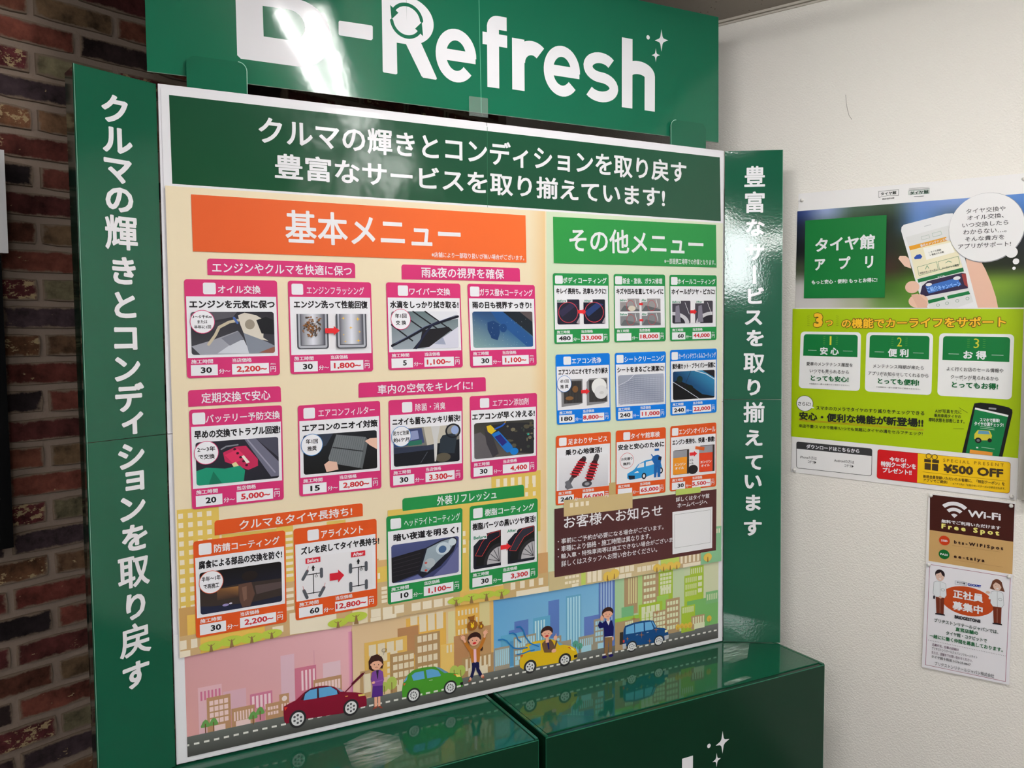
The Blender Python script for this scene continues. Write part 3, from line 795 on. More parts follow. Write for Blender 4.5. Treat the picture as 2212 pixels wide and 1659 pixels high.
# ---------------------------------------------------------------- street scene along the bottom
SCN = Plane(nb, DB - 0.0012, eb)
s_ = Sheet(SCN, 0.0003)
T1, T2 = SCN.at(397, 1380), SCN.at(1553, 1195)
B1, B2 = SCN.at(403.8, 1637.7), SCN.at(1550.3, 1376)
su0 = (SCN.at(400, 1421)[0] + B1[0]) / 2; su1 = (SCN.at(1552, 1214)[0] + B2[0]) / 2
sv0 = (B1[1] + B2[1]) / 2; sv1 = max(T1[1], T2[1]) + 0.01
s_.slab(su0 - .02, max(sv0 - .018, ZB + .0075), su1 + .012, sv1, -0.0010, 0.0, WHT)
base = UVP(s_)
uJ = SCN.at(1066, 1400)[0]; uP = SCN.at(762, 1450)[0]
base.rect((230, 170, 175), su0, sv1, uP, sv0, cols=[(212, 160, 165), (236, 182, 190), (232, 176, 182), (224, 164, 160)])
base.rect((232, 205, 160), uP, sv1, uJ, sv0, cols=[(222, 190, 150), (226, 196, 140), (232, 205, 160), (236, 208, 170)])
base.rect((110, 170, 220), uJ, sv1, SCN.at(1327, 1300)[0], sv0, cols=[(96, 160, 212), (120, 180, 224), (150, 205, 232), (120, 186, 226)])
base.rect((190, 215, 170), SCN.at(1327, 1300)[0], sv1, su1, sv0, cols=[(168, 205, 160), (214, 216, 180), (216, 218, 184), (176, 210, 160)])
street = s_.build('street_scene_sheet', M_PRINT, None, 'wide printed street scene of cars and people along the foot of the board', 'poster')

PW_ = (226, 190, 200)
# pink town
s_ = Sheet(SCN, 0.0006); P3 = zpen(s_, 380, 1300, 4.62); P4 = zpen(s_, 760, 1260, 4.879)
P3.rect((214, 120, 168), 1715, 300, 1768, 900, cols=[(232, 170, 185), (206, 110, 168), (206, 110, 168), (232, 170, 185)])
P3.rect((224, 186, 200), 1042, 540, 1190, 985); P3.rect((230, 196, 206), 1465, 615, 1645, 780)
P3.rect((228, 184, 194), 218, 860, 470, 1320); P3.rect((220, 176, 190), 470, 900, 705, 1100); P3.grid((206, 112, 146), 243, 898, 445, 950, 6, 1, .5)
TANB = (186, 142, 106)
P3.rect((206, 118, 142), 1184, 665, 1405, 1000); P3.grid((244, 214, 222), 1250, 688, 1388, 860, 4, 1, .5); P3.rect((190, 120, 150), 1374, 485, 1380, 645)
P3.rect((206, 122, 150), 738, 925, 965, 1080); P3.grid((244, 214, 222), 757, 945, 948, 1060, 5, 1, .6)
P3.rect((214, 140, 160), 790, 1060, 890, 1190)
P3.rect(TANB, 305, 960, 553, 1290); P3.grid((238, 208, 206), 333, 992, 525, 1180, 4, 4, .8, .75); P3.rect((238, 208, 206), 380, 1235, 495, 1285)
P3.rect(TANB, 553, 1068, 790, 1245); P3.grid((238, 208, 206), 577, 1100, 770, 1150, 7, 1, .55); P3.rect((238, 208, 206), 598, 1190, 745, 1232)
P3.rect(TANB, 1030, 925, 1132, 1150); P3.ell((240, 222, 220), 1082, 962, 26, 26)
P3.rect(TANB, 892, 1020, 1052, 1172); P3.grid((238, 208, 206), 915, 1050, 1022, 1110, 4, 2, .72, .6); P3.grid((238, 208, 206), 1052, 1018, 1125, 1070, 3, 1, .55)
P3.rect(TANB, 1370, 780, 1655, 900); P3.grid((238, 208, 206), 1388, 812, 1640, 838, 8, 1, .78); P3.grid((238, 208, 206), 1585, 826, 1640, 856, 2, 1, .8)
for x, y in ((293, 1225), (375, 1205), (768, 1140), (838, 1095)):
    P3.poly((104, 158, 84), [(x, y - 52), (x + 24, y - 42), (x + 46, y), (x + 42, y + 16), (x, y + 26), (x - 42, y + 34), (x - 46, y + 18), (x - 24, y - 30)]); P3.line((120, 80, 50), 0.0020, [(x, y - 10), (x + 3, y + 82)], cap=False)
s_.build('printed_buildings', M_PRINT, street, 'pink toned buildings')
# yellow town (measuring window 760,1260)
s_ = Sheet(SCN, 0.0006); P4 = zpen(s_, 760, 1260, 4.879)
YL = (232, 182, 86); YP = (226, 214, 160); TN = (176, 140, 96); BRN = (184, 134, 92); CW = (232, 218, 190)
P4.rect((226, 186, 130), 0, 480, 8, 1180)
P4.rect(YL, 570, 375, 1000, 1120); P4.rect(YL, 1090, 240, 1345, 620); P4.rect(YP, 1012, 300, 1088, 640); P4.rect((222, 208, 152), 1345, 200, 1450, 520)
P4.rect(YL, 1450, 195, 1495, 740, cols=[(226, 190, 120), (232, 180, 96), (226, 170, 90), (226, 190, 120)])
P4.rect((236, 196, 110), 935, 650, 1240, 1020)
P4.grid(CW, 615, 350, 962, 385, 4, 1, .8); P4.grid(CW, 712, 412, 962, 470, 3, 1, .8)
P4.rect(BRN, 480, 478, 705, 740); P4.rect((228, 184, 96), 130, 630, 585, 940); P4.grid(CW, 176, 655, 537, 700, 4, 1, .8); P4.grid(CW, 185, 760, 480, 790, 3, 1, .7)
P4.rect((236, 196, 110), 1012, 640, 1180, 740); P4.grid(CW, 996, 655, 1168, 700, 5, 1, .5)
P4.grid(CW, 1115, 290, 1325, 505, 6, 3, .5, .55)
P4.rect(BRN, 1073, 560, 1470, 960); P4.rect((190, 148, 100), 1225, 480, 1470, 960)
P4.rect(TN, 660, 545, 932, 1000); P4.grid(CW, 690, 560, 902, 905, 4, 4, .78, .62)
P4.rect(TN, 400, 748, 660, 1140); P4.grid(CW, 432, 775, 655, 1040, 4, 4, .78, .68); P4.rect(CW, 475, 1070, 535, 1130)
P4.rect((190, 156, 112), 85, 930, 200, 1190); P4.rect(CW, 120, 960, 200, 1140); P4.grid(CW, 370, 830, 400, 1010, 1, 3, 1, .7)
P4.rect(TN, 1158, 790, 1495, 975); P4.grid(CW, 1195, 800, 1460, 870, 6, 1, .5); P4.rect(CW, 1225, 895, 1430, 950)
for x, y, r in ((340, 1090, 42), (418, 1050, 55), (1075, 920, 45), (1145, 920, 48)):
    P4.ell((176, 194, 92), x, y, r, r * 1.25); P4.line((130, 96, 60), 0.0018, [(x, y - 10), (x + 3, y + r * 1.8)], cap=False)
s_.build('printed_buildings', M_PRINT, street, 'yellow toned buildings')
# blue town (window 1050,1220)
s_ = Sheet(SCN, 0.0006); P5 = zpen(s_, 1050, 1220, 5.925)
BD = (92, 124, 192); BT = (98, 170, 208); BLt = (170, 214, 230); GY = (160, 150, 132)
P5.rect(BD, 795, 465, 935, 920); P5.rect(BD, 360, 728, 540, 900); P5.rect(BD, 290, 845, 380, 940); P5.rect(BT, 600, 685, 820, 960); P5.grid((196, 230, 238), 622, 722, 752, 950, 4, 1, .55)
P5.rect((104, 168, 206), 1020, 405, 1215, 990); P5.grid((176, 220, 238), 1036, 425, 1203, 990, 5, 1, .62)
P5.rect((100, 126, 196), 1252, 670, 1440, 910); P5.rect((92, 120, 190), 1440, 230, 1645, 1040); P5.grid((170, 196, 226), 1462, 228, 1615, 700, 5, 1, .5)
P5.rect(BT, 185, 910, 480, 1080); P5.rect((84, 150, 196), 300, 980, 350, 1290)
P5.rect(GY, 350, 930, 640, 1270); P5.grid(BLt, 368, 950, 622, 985, 8, 1, .78); P5.grid(BLt, 368, 1025, 500, 1195, 4, 3, .8, .55); P5.rect(BLt, 370, 1225, 420, 1275)
P5.rect(GY, 105, 1070, 300, 1320); P5.grid(BLt, 115, 1095, 290, 1265, 7, 1, .72)
P5.rect(GY, 905, 910, 960, 1000); P5.ell(BLt, 920, 955, 18, 20); P5.rect(GY, 960, 980, 1085, 1040)
P5.rect(GY, 1180, 925, 1380, 1100); P5.grid(BLt, 1197, 955, 1360, 1015, 7, 1, .6); P5.rect(BLt, 1215, 1045, 1343, 1100)
P5.rect(GY, 1375, 700, 1500, 1080); P5.grid(BLt, 1395, 725, 1490, 965, 3, 4, .8, .7); P5.rect(BLt, 1425, 1005, 1500, 1060)
for x, y in ((1140, 1010), (1195, 1040)):
    P5.ell((88, 160, 140), x, y, 36, 42); P5.line((84, 110, 90), 0.0018, [(x, y), (x + 2, y + 72)], cap=False)
s_.build('printed_buildings', M_PRINT, street, 'blue toned buildings')
# green town (window 1300,1160)
s_ = Sheet(SCN, 0.0006); P6 = zpen(s_, 1300, 1160, 5.925)
LG = (168, 196, 62); LGT = (176, 208, 130); MG = (128, 182, 106); CG = (222, 226, 190); BR = (178, 150, 112)
P6.rect((96, 124, 196), 95, 560, 162, 1390); P6.rect(BR, 285, 530, 458, 970); P6.grid((220, 214, 160), 338, 530, 442, 840, 4, 1, .5)
P6.rect(LGT, 458, 500, 520, 970); P6.rect((120, 184, 132), 250, 905, 405, 1050); P6.rect((156, 206, 80), 165, 1050, 480, 1100)
P6.rect(BR, 517, 490, 725, 850); P6.grid(CG, 535, 500, 682, 845, 4, 5, .8, .55)
P6.rect(LG, 725, 450, 905, 800); P6.grid(CG, 745, 470, 887, 635, 4, 4, .82, .75); P6.rect(CG, 748, 655, 885, 665); P6.grid(CG, 748, 680, 885, 715, 4, 1, .8)
P6.rect((196, 214, 172), 907, 430, 1050, 900); P6.rect((160, 204, 96), 700, 760, 850, 940)
P6.rect(LG, 1130, 385, 1297, 800); P6.rect(LG, 1055, 500, 1297, 900); P6.grid(CG, 1142, 405, 1280, 450, 6, 1, .5)
P6.grid(CG, 1070, 525, 1207, 735, 6, 3, .5, .7); P6.grid(CG, 1228, 500, 1278, 700, 1, 3, 1, .68)
P6.rect((120, 180, 104), 1088, 825, 1483, 1140); P6.rect((124, 180, 120), 1328, 705, 1483, 830); P6.grid(CG, 1342, 735, 1472, 785, 6, 1, .45)
P6.rect(LG, 470, 870, 770, 1110); P6.grid(CG, 505, 898, 735, 945, 4, 1, .82); P6.grid(CG, 505, 970, 650, 1015, 3, 1, .8); P6.grid(CG, 505, 1050, 650, 1080, 3, 1, .8)
P6.rect(BR, 650, 955, 820, 1240); P6.grid(CG, 665, 975, 805, 1170, 4, 4, .82, .72)
P6.rect(BR, 815, 800, 990, 1230); P6.grid(CG, 832, 830, 970, 1160, 4, 5, .78, .62)
P6.rect(LG, 1015, 890, 1187, 1190); P6.grid(CG, 1030, 905, 1168, 950, 6, 1, .5)
P6.rect(BR, 1140, 1015, 1310, 1150); P6.grid(CG, 1160, 1030, 1303, 1085, 5, 1, .55); P6.rect(CG, 1178, 1108, 1310, 1150)
P6.rect(BR, 165, 1095, 480, 1390); P6.grid(CG, 295, 1085, 395, 1115, 4, 1, .8)
for x, y, r in ((968, 1150, 28), (1020, 1135, 26), (1070, 1135, 26), (1122, 1125, 30), (1368, 1040, 30)):
    P6.ell((222, 184, 74), x, y, r, r * 1.3); P6.line((140, 110, 60), 0.0014, [(x, y), (x + 1, y + 55)], cap=False)
s_.build('printed_buildings', M_PRINT, street, 'green toned buildings')

# road
s_ = Sheet(SCN, 0.0015)
a = SCN.at(403.2, 1592.9); b = SCN.at(1550.3, 1345.1); vr = (a[1] + b[1]) / 2
UVP(s_).rect((78, 78, 76), su0, vr, su1, sv0, cols=[(104, 108, 104), (112, 114, 112), (74, 72, 70), (70, 70, 68)])
d0 = SCN.at(406, 1611.7); d1 = SCN.at(1549, 1357.8); vd = (d0[1] + d1[1]) / 2
per = SCN.at(380 + 318 / 4.62, 1300 + 1395 / 4.62)[0] - SCN.at(380 + 218 / 4.62, 1300 + 1418 / 4.62)[0]
x = su0 - per * .35
while x < su1:
    UVP(s_).rect((228, 226, 220), max(x, su0), vd + .0022, min(x + per * .54, su1), vd - .0022); x += per
s_.build('printed_road', M_PRINT, street)

def wheel(P, cx, cy, r, h, n=6, dark=(44, 44, 46)):
    P.ell(dark, cx, cy, r, r * 1.08, n=30); P.ell((226, 226, 228), cx, cy, h, h * 1.08, n=28)
    for i in range(n):
        a = 2 * math.pi * (i + .5) / n; P.ell((84, 84, 88), cx + h * .6 * math.cos(a), cy + h * .62 * math.sin(a), h * (.2 if n < 8 else .11), h * .2, n=8)
    P.ell((120, 120, 124), cx, cy, h * .16, h * .16, n=10)
GLS = (96, 164, 214)
W3 = Z(380, 1300, 4.62); W4 = Z(760, 1260, 4.879); W5 = Z(1050, 1220, 5.925); W6 = Z(1300, 1160, 5.925)
# burgundy saloon with its bonnet up
s_ = Sheet(SCN, 0.0022); P = pxpen(s_)
P.line((112, 26, 48), 0.0030, [W3(1690, 893), W4(128, 940)]); P.line((96, 20, 40), 0.006, [W3(1760, 815), W4(112, 952)])
P.line((216, 200, 180), 0.0012, [W4(128, 945), W4(126, 1160)])
P.poly((128, 16, 44), [W3(*q) for q in ((1073, 1042), (1120, 1015), (1195, 978), (1275, 902), (1345, 858), (1420, 838), (1500, 832), (1570, 842), (1635, 872), (1690, 897), (1790, 900), (1848, 907))] +
       [W4(128, 1165), W4(150, 1200), W4(155, 1285), W4(100, 1300), W3(1660, 1108), W3(1290, 1165), W3(1100, 1212), W3(1080, 1190), W3(1072, 1110)])
P.poly((60, 26, 40), [W3(*q) for q in ((1240, 978), (1290, 895), (1345, 866), (1540, 838), (1612, 878), (1632, 915), (1460, 948))])
P.poly(GLS, [W3(*q) for q in ((1270, 980), (1288, 915), (1335, 878), (1405, 862), (1406, 958))]); P.poly(GLS, [W3(*q) for q in ((1422, 858), (1540, 842), (1603, 882), (1610, 918), (1426, 954))])
P.poly((150, 160, 186), [W3(*q) for q in ((1590, 850), (1640, 868), (1672, 892), (1640, 893))]); P.poly((222, 60, 40), [W3(*q) for q in ((1078, 1050), (1112, 1046), (1085, 1085))])
P.poly((240, 214, 110), [W4(*q) for q in ((62, 1168), (130, 1162), (132, 1180), (70, 1188))]); P.line((232, 190, 90), 0.0015, [W3(1690, 940), W3(1712, 936)])
for (cx, cy, r, h) in ((1213, 1165, 83, 62), (1743, 1050, 76, 57)):
    x, y = W3(cx, cy); wheel(P, x, y, r / 4.62, h / 4.62, 6)
s_.build('printed_car', M_PRINT, street, 'burgundy saloon with raised bonnet')
# green hatchback
s_ = Sheet(SCN, 0.0022); P = zpen(s_, 760, 1260, 4.879)
P.poly((72, 148, 44), [(525, 1130), (535, 1050), (583, 965), (640, 915), (700, 895), (790, 878), (870, 874), (945, 895), (1005, 938), (1110, 948), (1150, 975), (1168, 1035), (1166, 1085), (1100, 1100), (960, 1132), (740, 1180), (575, 1205), (532, 1200)])
P.poly(GLS, [(626, 968), (662, 938), (754, 920), (765, 1002), (645, 1024)]); P.poly(GLS, [(777, 912), (838, 900), (905, 915), (935, 962), (928, 975), (790, 998)])
P.poly(GLS, [(545, 1030), (585, 968), (578, 1010), (552, 1038)]); P.poly((100, 150, 190), [(880, 880), (918, 884), (1014, 936), (975, 944)])
P.poly((214, 90, 40), [(1065, 955), (1090, 952), (1098, 975)]); P.poly((240, 222, 110), [(1088, 952), (1135, 960), (1148, 982), (1102, 985)]); P.poly((206, 84, 50), [(538, 1052), (566, 1050), (545, 1080)])
P.poly((30, 30, 30), [(1135, 1045), (1168, 1032), (1166, 1068), (1140, 1068)]); P.line((180, 200, 170), 0.0016, [(812, 1020), (845, 1014)])
wheel(P, 648, 1175, 70, 53, 10); wheel(P, 1033, 1092, 67, 51, 10)
s_.build('printed_car', M_PRINT, street, 'green hatchback')
# yellow hatchback
s_ = Sheet(SCN, 0.0022); P = zpen(s_, 1050, 1220, 5.925)
P.poly((224, 184, 30), [(425, 1238), (440, 1145), (478, 1065), (530, 1012), (600, 982), (720, 958), (830, 950), (900, 970), (975, 1022), (1080, 1035), (1140, 1070), (1165, 1130), (1160, 1192), (1100, 1220), (930, 1248), (640, 1302), (470, 1335), (428, 1305)])
P.poly(GLS, [(543, 1042), (590, 1012), (690, 998), (693, 1092), (570, 1112)]); P.poly((110, 170, 206), [(885, 968), (905, 968), (980, 1018), (935, 1030)]); P.poly(GLS, [(822, 1040), (870, 1020), (895, 1045), (840, 1062)])
P.poly((200, 70, 40), [(440, 1152), (470, 1148), (448, 1188)]); P.poly((200, 80, 40), [(1037, 1050), (1070, 1052), (1090, 1082)]); P.poly((244, 226, 100), [(1068, 1050), (1110, 1062), (1132, 1100), (1090, 1088)])
P.poly((34, 30, 24), [(1118, 1155), (1162, 1140), (1158, 1180), (1120, 1186)])
wheel(P, 558, 1300, 80, 55, 5); wheel(P, 1002, 1212, 78, 54, 5)
s_.build('printed_car', M_PRINT, street, 'yellow hatchback with a waving driver')
# blue four-wheel drive
s_ = Sheet(SCN, 0.0022); P = zpen(s_, 1300, 1160, 5.925)
P.poly((54, 50, 48), [(225, 1220), (268, 1212), (272, 1368), (222, 1378)])
P.poly((20, 72, 128), [(268, 1290), (272, 1185), (292, 1135), (390, 1098), (500, 1072), (600, 1062), (655, 1068), (700, 1155), (790, 1162), (840, 1190), (852, 1280), (790, 1312), (660, 1350), (440, 1385), (300, 1395), (268, 1360)])
for q in (((300, 1243), (302, 1155), (405, 1115), (410, 1225)), ((417, 1110), (528, 1093), (530, 1202), (420, 1222)), ((543, 1090), (622, 1078), (655, 1165), (640, 1182), (548, 1196)), ((632, 1078), (645, 1075), (690, 1150), (672, 1155))):
    P.poly((110, 178, 226), list(q))
P.poly((190, 194, 200), [(258, 1368), (305, 1360), (300, 1425), (262, 1430)]); P.poly((190, 194, 200), [(792, 1262), (850, 1245), (848, 1295), (800, 1318)]); P.rect((240, 232, 180), 800, 1190, 836, 1212)
P.poly((214, 60, 50), [(262, 1318), (285, 1312), (284, 1345), (264, 1350)]); P.line((200, 206, 214), 0.0012, [(430, 1250), (455, 1246)]); P.line((200, 206, 214), 0.0012, [(567, 1222), (590, 1216)])
wheel(P, 377, 1397, 64, 49, 8); wheel(P, 722, 1322, 62, 49, 8)
for x, y, r in ((404, 1040, 48), (697, 970, 42), (500, 1248, 38), (685, 1180, 34), (805, 1108, 28), (603, 1325, 30), (318, 1298, 24)):
    P.poly((186, 118, 70), [(x - r, y), (x - 4, y - 5), (x, y - r * 1.25), (x + 4, y - 5), (x + r, y), (x + 4, y + 5), (x, y + r * 1.25), (x - 4, y + 5)])
s_.build('printed_car', M_PRINT, street, 'blue four-wheel drive with sparkles')
SK = (238, 178, 150); HR = (58, 30, 26)
def face(P, cx, cy, r, mouth='smile', hx=0, hy=-.22):
    P.ell(HR, cx + hx * r, cy + hy * r, r * 1.16, r * 1.12, n=24); P.ell(SK, cx, cy + r * .12, r * .88, r * .92, n=24)
    P.ell(SK, cx - r * .9, cy + r * .15, r * .16, r * .2, n=8); P.ell(SK, cx + r * .9, cy + r * .1, r * .16, r * .2, n=8)
    P.poly(HR, [(cx - r * .95, cy - r * .1), (cx - r * .9, cy - r * .75), (cx, cy - r * 1.1), (cx + r * .9, cy - r * .8), (cx + r * .95, cy - r * .25), (cx + r * .4, cy - r * .55), (cx - r * .3, cy - r * .45)])
    for sx in (-.36, .36): P.ell((50, 30, 26), cx + sx * r, cy + r * .12, r * .07, r * .1, n=8)
    if mouth == 'open': P.ell((206, 40, 44), cx, cy + r * .58, r * .32, r * .2, n=14)
    elif mouth == 'sad': P.line((140, 60, 50), 0.0010, [(cx - r * .22, cy + r * .62), (cx, cy + r * .52), (cx + r * .22, cy + r * .6)])
    else: P.line((190, 70, 60), 0.0010, [(cx - r * .28, cy + r * .5), (cx, cy + r * .62), (cx + r * .28, cy + r * .46)])
# worried woman
s_ = Sheet(SCN, 0.0030); P = zpen(s_, 760, 1260, 4.879)
P.poly(HR, [(178, 900), (172, 820), (200, 765), (262, 742), (312, 770), (330, 850), (318, 895), (300, 890), (210, 920)])
P.rect(SK, 240, 890, 285, 930); face(P, 255, 845, 62, 'sad')
P.rect(SK, 232, 1185, 262, 1292); P.rect(SK, 268, 1182, 297, 1290); P.poly((150, 66, 50), [(212, 1330), (228, 1300), (262, 1288), (264, 1302)]); P.poly((150, 66, 50), [(270, 1290), (300, 1285), (322, 1308), (300, 1312)])
P.poly((84, 42, 130), [(216, 1072), (322, 1060), (322, 1182), (206, 1198)])
P.poly((126, 72, 156), [(205, 935), (240, 912), (290, 905), (322, 925), (333, 1010), (318, 1070), (215, 1078), (196, 1010)]); P.poly((50, 40, 60), [(250, 912), (278, 908), (270, 1000), (262, 1000)])
P.ell(SK, 225, 1040, 20, 12); P.line((150, 96, 176), 0.003, [(240, 1035), (315, 1015)])
for r in (26, 16): P.ring((84, 66, 60), 335, 700, r, r * .8, .15)
P.line((84, 66, 60), 0.0008, [(335, 722), (325, 752)])
s_.build('printed_person', M_PRINT, street, 'worried woman in a purple suit')
# jumping woman and money bags
s_ = Sheet(SCN, 0.0030); P = zpen(s_, 760, 1260, 4.879)
P.ell(HR, 1362, 682, 14, 26); P.line((190, 116, 40), 0.0085, [(1190, 618), (1240, 700), (1262, 712)]); P.line((190, 116, 40), 0.0085, [(1390, 575), (1350, 670), (1322, 700)])
P.line(SK, 0.0055, [(1165, 570), (1188, 612)]); P.line(SK, 0.0055, [(1405, 500), (1392, 560)]); P.ell(SK, 1165, 572, 24, 22); P.ell(SK, 1400, 515, 22, 24)
for dx, dy in ((-28, -14), (-18, -32), (0, -34)): P.line(SK, 0.0018, [(1165, 572), (1165 + dx, 572 + dy)])
for dx, dy in ((8, -36), (24, -20), (26, -2)): P.line(SK, 0.0018, [(1400, 515), (1400 + dx, 515 + dy)])
P.poly((190, 116, 40), [(1232, 700), (1275, 690), (1310, 686), (1342, 690), (1345, 750), (1340, 822), (1255, 832), (1245, 760)]); P.poly((244, 192, 206), [(1276, 690), (1304, 688), (1308, 826), (1280, 830)])
P.line((26, 26, 74), 0.0085, [(1278, 845), (1276, 910), (1256, 978)]); P.line((26, 26, 74), 0.0085, [(1310, 840), (1322, 905), (1350, 955)]); P.poly((26, 26, 74), [(1258, 835), (1335, 826), (1338, 880), (1262, 888)])
P.ell(SK, 1242, 1005, 12, 20); P.ell(SK, 1370, 972, 16, 18); P.ell((170, 84, 60), 1232, 1022, 14, 10); P.ell((170, 84, 60), 1378, 985, 12, 10)
face(P, 1285, 590, 60, 'open')
for (cx, cy, r) in ((1263, 438, 54), (1355, 448, 27)):
    P.ell((150, 92, 34), cx, cy, r, r * 1.02); P.poly((150, 92, 34), [(cx - r * .35, cy - r * .7), (cx - r * .9, cy - r * 1.6), (cx - r * .2, cy - r * 1.75), (cx + r * .45, cy - r * 2.0), (cx + r * .3, cy - r * .7)])
    P.line((90, 50, 20), 0.0012, [(cx - r * .35, cy - r * .95), (cx + r * .35, cy - r * 1.0)]); P.text((240, 200, 40), '¥', cx - r * .36, cy - r * .5, cx + r * .36, cy + r * .5, bold=.05)
s_.build('printed_person', M_PRINT, street, 'cheering woman under two money bags')
# driver leaning out of the yellow car
s_ = Sheet(SCN, 0.0030); P = zpen(s_, 1050, 1220, 5.925)
P.poly((108, 80, 56), [(708, 1005), (745, 965), (820, 950), (852, 990), (868, 1040), (888, 960), (908, 968), (872, 1090), (835, 1108), (828, 1118), (738, 1120), (715, 1050)])
P.poly((24, 24, 110), [(772, 985), (798, 985), (804, 1078), (788, 1080)]); P.rect(SK, 755, 930, 795, 988); P.ell(SK, 880, 930, 24, 30); P.line(SK, 0.0025, [(884, 920), (888, 882)]); P.ell(SK, 860, 1095, 30, 24)
face(P, 770, 868, 66, 'open')
s_.build('printed_person', M_PRINT, street, 'waving man at the wheel of the yellow car')
s_ = Sheet(SCN, 0.0029); P = zpen(s_, 1050, 1220, 5.925)
for q in (((150, 958), (205, 948), (260, 970), (300, 1020), (350, 1062), (440, 1070), (520, 1055)), ((292, 878), (340, 868), (375, 890), (400, 950), (440, 985)), ((382, 795), (430, 788), (470, 830), (500, 920), (560, 1000), (665, 1040)), ((390, 1145), (470, 1130), (540, 1100), (610, 1085))):
    P.line((30, 118, 186), 0.0032, list(q))
s_.build('printed_breeze', M_PRINT, street)
# standing man
s_ = Sheet(SCN, 0.0030); P = zpen(s_, 1050, 1220, 5.925)
P.poly((140, 106, 70), [(1508, 915), (1608, 905), (1606, 1030), (1600, 1138), (1566, 1146), (1560, 960), (1556, 1000), (1545, 1158), (1505, 1160), (1508, 1040)])
P.ell((30, 20, 100), 1508, 1176, 30, 18); P.ell((30, 20, 100), 1593, 1156, 28, 18)
P.poly(WHT, [(1505, 908), (1612, 900), (1600, 918), (1520, 925)])
P.poly((18, 18, 92), [(1445, 715), (1482, 742), (1520, 712), (1560, 700), (1604, 712), (1626, 790), (1622, 905), (1560, 912), (1506, 918), (1502, 800), (1440, 812), (1424, 770)])
P.poly(WHT, [(1528, 708), (1555, 690), (1582, 700), (1560, 772)]); P.ell(SK, 1475, 678, 22, 36); P.ell(SK, 1614, 940, 10, 26); P.rect(SK, 1538, 680, 1570, 710)
face(P, 1548, 620, 62, 'smile')
s_.build('printed_person', M_PRINT, street, 'man in a navy jumper with a hand to his ear')

# ---------------------------------------------------------------- banner
BAN = Plane(nb, DB - 0.0014, eb)
s_ = Sheet(BAN, 0.0)
a = (BAN.at(365, 205) + BAN.at(372, 397) * 0) ; q = [BAN.at(*p) for p in ((365, 205), (1555, 340), (372, 397), (1557, 478))]
gu0 = (q[0][0] + q[2][0]) / 2; gu1 = (q[1][0] + q[3][0]) / 2; gv1 = (q[0][1] + q[1][1]) / 2; gv0 = (q[2][1] + q[3][1]) / 2
s_.slab(gu0 - .016, gv0 - .011, gu1 + .004, gv1 + .012, -0.0010, 0.0, WHT)
qp = quadpen(s_, (365, 205), (1555, 340), (372, 397), (1557, 478))
qp.rect((26, 78, 50), 0, 0, 1, 1, cols=[(26, 74, 50), (36, 84, 62), (40, 82, 62), (26, 76, 48)])
BG = (28, 80, 52)
banner = s_.build('banner_sheet', M_VINYL, None, 'dark green banner sheet with two lines of large white writing', 'banner')
s_ = Sheet(BAN, 0.0006); P = pxpen(s_)
P.text(WHT, 'クルマの輝きとコンディションを取り戻す', 557.7, 249, 1482, 396, bold=.022, res=3, caps=True)
P.text(WHT, '豊富なサービスを取り揃えています!', 592.4, 330, 1436, 449, bold=.022, res=3, caps=True)
s_.build('lettering', M_VINYL, banner)
s_ = Sheet(BAN, 0.0005); u = BAN.at(1052, 330)[0]; UVP(s_).line((60, 116, 88), 0.0010, [(u, gv0 - .008), (u + .001, gv1 + .010)], cap=False); s_.build('seam', M_VINYL, banner)

# ---------------------------------------------------------------- menu poster
MEN = Plane(nb, DB - 0.0052, eb)
s_ = Sheet(MEN, 0.0)
mA, mB, mC, mD = MEN.at(357, 404), MEN.at(1560, 480), MEN.at(388, 1422), MEN.at(1557, 1211.5)
mt = (mA[1] + mB[1]) / 2; uj = (MEN.at(1174, 700)[0] + MEN.at(1190, 1200)[0]) / 2
mid = MEN.at(1065, 1297)
vE = [mC, MEN.at(620, 1372), MEN.at(700, 1361), MEN.at(860, 1333), MEN.at(1000, 1306), mid, MEN.at(1188, 1277), mD]
poly = [np.array([mA[0], mt])] + vE + [np.array([(mB[0] + mD[0]) / 2, mt])]
n = len(poly)
t = np.array(tessellate_polygon([[Vector((a, b, 0)) for a, b in poly]]))
Vt = np.vstack([np.column_stack([poly, np.full(n, -.0005)]), np.column_stack([poly, np.full(n, 0.0)])])
T = [tuple(x + n) for x in t] + [tuple(x[::-1]) for x in t] + [q for i in range(n) for q in ((i, (i + 1) % n, n + (i + 1) % n), (i, n + (i + 1) % n, n + i))]
s_.V.append(Vt); s_.T.append(np.array(T) + s_.n); s_.n += 2 * n; s_.C.append(np.tile(np.array(lin(CREAM)), (len(T) * 3, 1)))
P = UVP(s_); mu1 = (mB[0] + mD[0]) / 2
vj = np.interp(uj, [p[0] for p in vE], [p[1] for p in vE])
P.rect((214, 226, 196), uj, mt, mu1, mD[1] + .0005, cols=[(212, 226, 196), (222, 228, 206), (226, 228, 204), (208, 224, 190)])
P.rect(CREAM, uj - .05, mt, uj - .004, vj + .002, cols=[(238, 222, 190), (234, 200, 148), (234, 200, 148), (238, 222, 190)])
menu = s_.build('menu_poster', M_PRINT, None, 'cream and pale green service menu poster with rows of coloured cards', 'poster')

